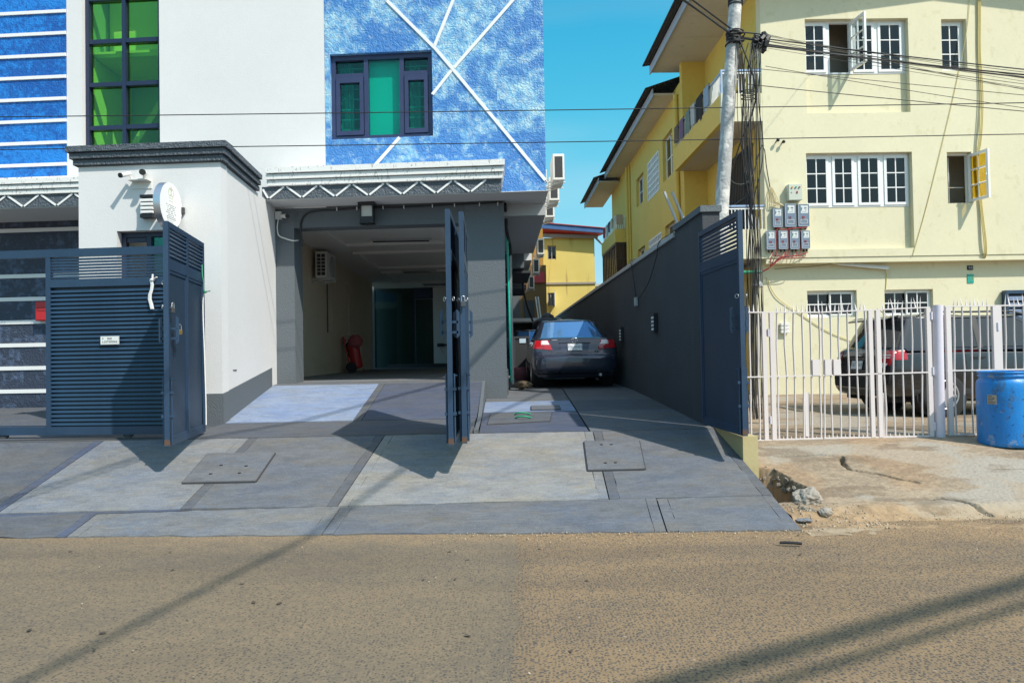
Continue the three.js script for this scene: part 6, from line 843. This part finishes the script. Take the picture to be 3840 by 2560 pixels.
// ---------------------------------------------------------------- drum, stones, litter
{ const g = thing('plastic_drum', 'scuffed blue plastic drum with small holes in front of the fence', 'drum', [6.04, .36, 8.12]), R = .292;
  const prof = [[0, .012], [R * .9, 0], [R * .985, .012], [R, .05], [R * .992, .1], [R * 1.0, .2], [R * .996, .45], [R, .68], [R * .99, .74], [R * .955, .775], [R * .9, .795], [R * .88, .805], [R * .885, .82], [R * .93, .826], [R * .935, .845], [R * .9, .85], [R * .9, .862], [R * .94, .868], [R * .94, .888], [R * .905, .892], [R * .86, .888], [R * .85, .82], [R * .8, .6], [0, .55]];
  const L = new THREE.LatheGeometry(prof.map(p => new THREE.Vector2(...p)), 56), uv = L.attributes.uv, ps = L.attributes.position; for (let i = 0; i < uv.count; i++) uv.setXY(i, uv.getX(i) * 1.9, ps.getY(i)); L.translate(6.04, .36, -8.12); part('shell', L, M.drum, g, { uv: true });
  const holes = []; for (let r = 0; r < 6; r++) for (let k = 0; k < 6; k++) { const a = -2.6 + k * .5 + (r % 2) * .15 + rr(-.04, .04), y = .16 + r * .1 + rr(-.02, .02); holes.push(new THREE.CylinderGeometry(.005, .005, .006, 8).rotateX(Math.PI / 2).translate(0, 0, R + .001).rotateY(a + 1.57).translate(6.04, .36 + y, -8.12)); } part('holes', holes, M.blackMatt, g, { kind: 'stuff' });
  const lb = new THREE.CylinderGeometry(R + .002, R + .002, .11, 8, 1, true, 0, .34).rotateY(-1.25).translate(6.04, .36 + .56, -8.12); part('label_remnant', lb, mat([.62, .58, .52], .8, { map: canvasTex(128, 64, (q) => { q.fillStyle = '#cfc8bc'; q.fillRect(0, 0, 128, 64); q.fillStyle = '#6b6660'; for (let i = 0; i < 6; i++) q.fillRect(8, 6 + i * 10, 60 + (i * 37) % 50, 4); }) }), g, { uv: true }); }
const paleStone = mat([.31, .275, .23], .95, { bumpMap: T.earthBump, bumpScale: .03 });
function rock(name, label, x, y, d, r, sx, sy, sz, s, m = paleStone) { const g = new THREE.IcosahedronGeometry(r, 4), p = g.attributes.position; for (let i = 0; i < p.count; i++) { const v = new THREE.Vector3().fromBufferAttribute(p, i), n = v.clone().normalize(); let k = 1 + .5 * (fbm(n.x * .06 + s * .1 + .3, n.y * .06 + n.z * .045 + .4, 64, 64, 4, 500 + s) - .5); for (const c of [[.8, .5, .3], [-.6, .6, .5], [.2, -.3, .9], [-.3, .9, -.2]]) { const q = n.dot(new THREE.Vector3(...c).normalize()); if (q > .72) k *= 1 - (q - .72) * .75; } p.setXYZ(i, v.x * k * sx, v.y * k * sy, v.z * k * sz); } g.computeVertexNormals(); return solo(name, label, 'stone', g.translate(x, y, -d), m); }
rock('boulder', 'pale broken concrete boulder at the edge of the collapsed drain', 2.9, .135, 6.5, .14, 1.0, .8, .8, 1);
rock('boulder', 'small yellowish stone below the big boulder by the drain', 2.93, .07, 6.2, .055, 1.2, .8, .9, 2); rock('boulder', 'smaller chip of stone left of the yellowish stone', 2.8, .06, 6.25, .035, 1, .8, 1, 3); rock('boulder', 'flat grey stone chip by the tip of the apron', 2.68, .03, 6.08, .05, 1.5, .35, 1, 4, M.concLight);
{ const n = 70, g = new THREE.DodecahedronGeometry(1, 0), im = new THREE.InstancedMesh(g, mat([.40, .35, .29], .95, { bumpMap: T.earthBump, bumpScale: .02 }), n), m4 = new THREE.Matrix4(), q = new THREE.Quaternion(), c = new THREE.Color(); im.name = 'rubble'; im.userData = { kind: 'stuff', label: 'broken concrete rubble lining the edge of the collapsed drain', category: 'rubble' };
  const rim = [[2.80, 7.46], [2.93, 7.38], [3.0, 7.1], [3.06, 6.8], [2.97, 6.6], [2.84, 6.5], [2.75, 6.3], [2.95, 6.2]]; for (let i = 0; i < n; i++) { const k = Math.min(rim.length - 2, (rnd() * (rim.length - 1)) | 0), t = rnd(), x = mix(rim[k][0], rim[k + 1][0], t) + rr(-.05, .03), d = mix(rim[k][1], rim[k + 1][1], t) + rr(-.04, .04), s = rr(.012, .04); q.setFromEuler(new THREE.Euler(rr(0, 3), rr(0, 3), rr(0, 3))); m4.compose(new THREE.Vector3(x, SY(x, d) - rr(0, d > 6.5 ? .16 : .01), -d), q, new THREE.Vector3(s * rr(.8, 1.6), s * rr(.5, 1), s)); im.setMatrixAt(i, m4); const h = rr(.7, 1.25); im.setColorAt(i, c.setRGB(h, h * .97, h * .92)); } shade(im); scene.add(im); }
{ const n = 900, g = new THREE.IcosahedronGeometry(1, 0), im = new THREE.InstancedMesh(g, mat([.40, .335, .26], .95), n), m4 = new THREE.Matrix4(), q = new THREE.Quaternion(), c = new THREE.Color(); im.name = 'gravel'; im.userData = { kind: 'stuff', label: 'loose gravel and grit along the foot of the apron and shoulder', category: 'gravel' };
  for (let i = 0; i < n; i++) { let x, d, s; const w = rnd(); if (w < .3) { x = rr(2.6, 3.4); d = 6.0 + rr(-.2, .25) + rr(0, .2); s = rr(.003, .012); } else if (w < .55) { x = rr(3.3, 5.2); d = 6.12 + rr(-.14, .14); s = rr(.002, .009); } else if (w < .9) { x = rr(-.6, 2.7); d = apD0(x) - .03 - rr(0, .1) - (rnd() < .3 ? rr(0, .3) : 0); s = rr(.002, .007); } else { x = rr(-6, 7); d = rr(3, 5.9); s = rr(.002, .006); }
    const y = d < apD0(Math.min(x, 2.57)) && x < 2.58 ? -.006 : x > 2.58 ? SY(x, d) : 0; q.setFromEuler(new THREE.Euler(rr(0, 3), rr(0, 3), rr(0, 3))); m4.compose(new THREE.Vector3(x, y + s * .3, -d), q, new THREE.Vector3(s * rr(.8, 1.5), s * rr(.5, .9), s)); im.setMatrixAt(i, m4); const k = rr(.5, 1.35); im.setColorAt(i, c.setRGB(k, k * rr(.92, 1), k * rr(.82, .95))); } shade(im); scene.add(im); }
{ const n = 42, g = new THREE.CircleGeometry(1, 6).rotateX(-Math.PI / 2), p = g.attributes.position; for (let i = 0; i < p.count; i++) p.setY(i, .06 * p.getX(i) * p.getX(i)); g.computeVertexNormals(); const im = new THREE.InstancedMesh(g, mat([.085, .06, .04], .9), n), m4 = new THREE.Matrix4(), q = new THREE.Quaternion(); im.name = 'leaf_litter'; im.userData = { kind: 'stuff', label: 'dry dark leaf scraps scattered over the road', category: 'leaves' }; for (let i = 0; i < n; i++) { const x = rr(-4.5, 4), d = rr(3.3, 5.8); q.setFromEuler(new THREE.Euler(rr(-.2, .2), rr(0, 6), rr(-.2, .2))); const s = rr(.005, .013); m4.compose(new THREE.Vector3(x, -.004, -d), q, new THREE.Vector3(s * 1.8, s, s)); im.setMatrixAt(i, m4); } shade(im); scene.add(im); }
solo('rubber_scrap', 'dark curved strip of rubber lying on the road near the apron tip', 'litter', tube([[2.2, .01, 5.46], [2.27, .014, 5.44], [2.36, .01, 5.42]], .012, 10), M.rubber);
solo('loose_wire', 'thin black wire hanging into the collapsed drain', 'wire', tube([[2.78, .28, 7.7], [2.85, .26, 7.6], [2.95, .25, 7.52], [2.94, .1, 7.43], [2.9, -.1, 7.4]], .006, 20), M.cable);

// ---------------------------------------------------------------- beyond the passage
{ const h = thing('yellow_house', 'yellow rendered house with rusty wall streaks closing the end of the passage', 'building', [4.2, .5, 43]); const P = (n, g, m, par = h, o) => part(n, g, m, par, o);
  P('wall', wall(rect(2.48, 5.86, .3, 8.72), [[2.955, 3.475, 7.4, 8.25], [2.91, 3.3, 4.52, 5.33]], .3).translate(0, 0, -42), M.houseYellow); P('side_wall', bx(2.48, 2.75, .3, 8.7, 42.31, 50), M.houseYellow); P('side_wall', bx(5.6, 5.855, .3, 8.7, 42.31, 50), M.houseYellow);
  P('string_course', bx(2.44, 5.9, 5.84, 5.96, 41.92, 41.995), M.plank); P('room', [bx(2.8, 5.5, 4, 8.6, 43.6, 43.7)], M.cream);
  for (const [x0, x1, y0, y1] of [[2.955, 3.475, 7.4, 8.25], [2.91, 3.3, 4.52, 5.33]]) { const w = P('window', [bx(x0, x1, y0, y0 + .05, 42.05, 42.12), bx(x0, x1, y1 - .05, y1, 42.05, 42.12), bx(x0, x0 + .05, y0, y1, 42.05, 42.12), bx(x1 - .05, x1, y0, y1, 42.05, 42.12), bx((x0 + x1) / 2 - .025, (x0 + x1) / 2 + .025, y0, y1, 42.06, 42.11)], M.plank); P('pane', bx(x0 + .05, x1 - .05, y0 + .05, y1 - .05, 42.08, 42.085), M.glassSmoke, w); }
  const sh = P('shutter', [bx(3.3, 3.34, 4.5, 5.36, 41.5, 41.98)].concat([0, 1, 2].map(k => bx(3.29, 3.3, 4.56 + k * .27, 4.76 + k * .27, 41.56, 41.92))), M.upvc);
  P('roof_edge', [bar([2.0, 9.42, 41.3], [6.55, 8.98, 41.3], .06, .30, [0, 1, 0])], M.blueBoard); P('roof_sheet', slab([[2.0, 9.62, 41.2], [6.6, 9.16, 41.2], [6.6, 9.9, 50], [2.0, 10.3, 50]], .04), M.redSheet); P('wall_plate', bar([2.45, 8.86, 41.8], [6.05, 8.72, 41.8], .12, .2), M.plank); P('eaves_lining', slab([[2.2, 9.2, 41.4], [6.4, 8.86, 41.4], [6.0, 8.8, 42.3], [2.4, 9.0, 42.3]], .03), M.redSheet); P('rafter_tail', bar([5.9, 8.7, 41.9], [6.3, 8.2, 41.6], .1, .1), M.plank); }
{ const h = thing('brown_house', 'brown rendered wall of a house left of the yellow house', 'building', [1.5, .5, 39]); part('wall', bx(.3, 2.6, .3, 6.6, 38.5, 41.8), M.brown, h); part('upper_wall', bx(.3, 2.5, 6.6, 8.8, 39.2, 41.8), mat([.45, .24, .05], .85, { map: T.plaster }), h); part('red_panel', bx(1.9, 2.5, 5.6, 6.2, 38.4, 38.49), M.redSheet, h); part('window', [bx(1.3, 1.9, 3.2, 4.6, 38.42, 38.49)], M.darkGrey, h); }
solo('far_roof', 'pale corrugated roof edge glimpsed past the end of the charcoal wall', 'building', [bx(5.9, 9, .3, 6.0, 45, 50), slab([[5.7, 6.1, 44.6], [9, 6.1, 44.6], [9, 6.6, 50], [5.7, 6.6, 50]], .15)], M.plasticGrey);
{ const t = thing('water_tank', 'round black plastic water tank behind the parked car', 'tank', [1.78, .95, 26]); part('shell', new THREE.LatheGeometry([[0, 0], [.6, 0], [.62, .1], [.62, .5], [.6, .52], [.62, .55], [.62, 1.0], [.6, 1.02], [.62, 1.05], [.62, 1.55], [.58, 1.8], [.4, 1.95], [.24, 2.0], [.24, 2.06], [.1, 2.16], [0, 2.18]].map(p => new THREE.Vector2(...p)), 40).translate(1.78, .95, -26), M.tank, t); part('outlet', new THREE.TorusGeometry(.06, .015, 8, 20).translate(1.78, 2.72, -25.4), M.plastic, t); }
{ const s = thing('lean_to', 'dark lean-to shed full of clutter at the end of the passage', 'shed', [1, .95, 28]); part('roof_sheet', slab([[-.1, 2.85, 26.6], [2.5, 2.85, 26.6], [2.5, 3.1, 29], [-.1, 3.1, 29]], .05), M.plank, s); part('back_wall', bx(-.1, 2.5, .9, 3.0, 28.9, 29), M.plank, s); part('post', [bx(.3, .38, .9, 2.85, 26.7, 26.78)], M.darkGrey, s); }
{ const sp = thing('spare_box', 'dark speaker-like box with pale frame standing by the passage wall', 'box', [.55, .9, 18.6]); part('case', bx(.33, .78, .9, 2.05, 18.6, 19.0), M.acDark, sp); part('frame', [bx(.33, .78, 2.0, 2.05, 18.57, 18.6), bx(.33, .78, .9, .95, 18.57, 18.6), bx(.33, .37, .95, 2.0, 18.57, 18.6), bx(.74, .78, .95, 2.0, 18.57, 18.6)], M.darkGrey, sp); }
solo('pink_basin', 'pink plastic tub low in the dark beside the passage wall', 'tub', new THREE.LatheGeometry([[0, 0], [.16, 0], [.2, .3], [.21, .32], [.19, .32], [.15, .02], [0, .02]].map(p => new THREE.Vector2(...p)), 24).translate(.5, .9, -17.8), mat([.36, .13, .17], .6));
solo('white_rod', 'pair of white rods leaning against the brown house wall', 'rod', [rod([2.0, 3.4, 36], [1.85, 4.6, 36], .035), rod([2.12, 3.4, 36], [1.98, 4.6, 36], .035)], M.plastic);
solo('black_hose', 'black hose hanging from the overhang beside the passage', 'hose', tube([[.62, 3.55, 19], [.66, 3.3, 19.2], [.8, 2.9, 20], [1.0, 2.6, 21.5]], .03, 24), M.cable);
solo('service_pipes', 'black service pipes bent under the overhang behind the carport pillar', 'pipe', [tube([[.14, 4.05, 13.5], [.16, 3.95, 13.6], [.22, 3.9, 14.6], [.24, 3.7, 14.7], [.24, 3.4, 14.7]], .035, 24), tube([[.11, 4.28, 12.3], [.13, 4.1, 12.8], [.14, 4.0, 13.6]], .03, 16)], M.cable);
renderer.render(scene, camera);
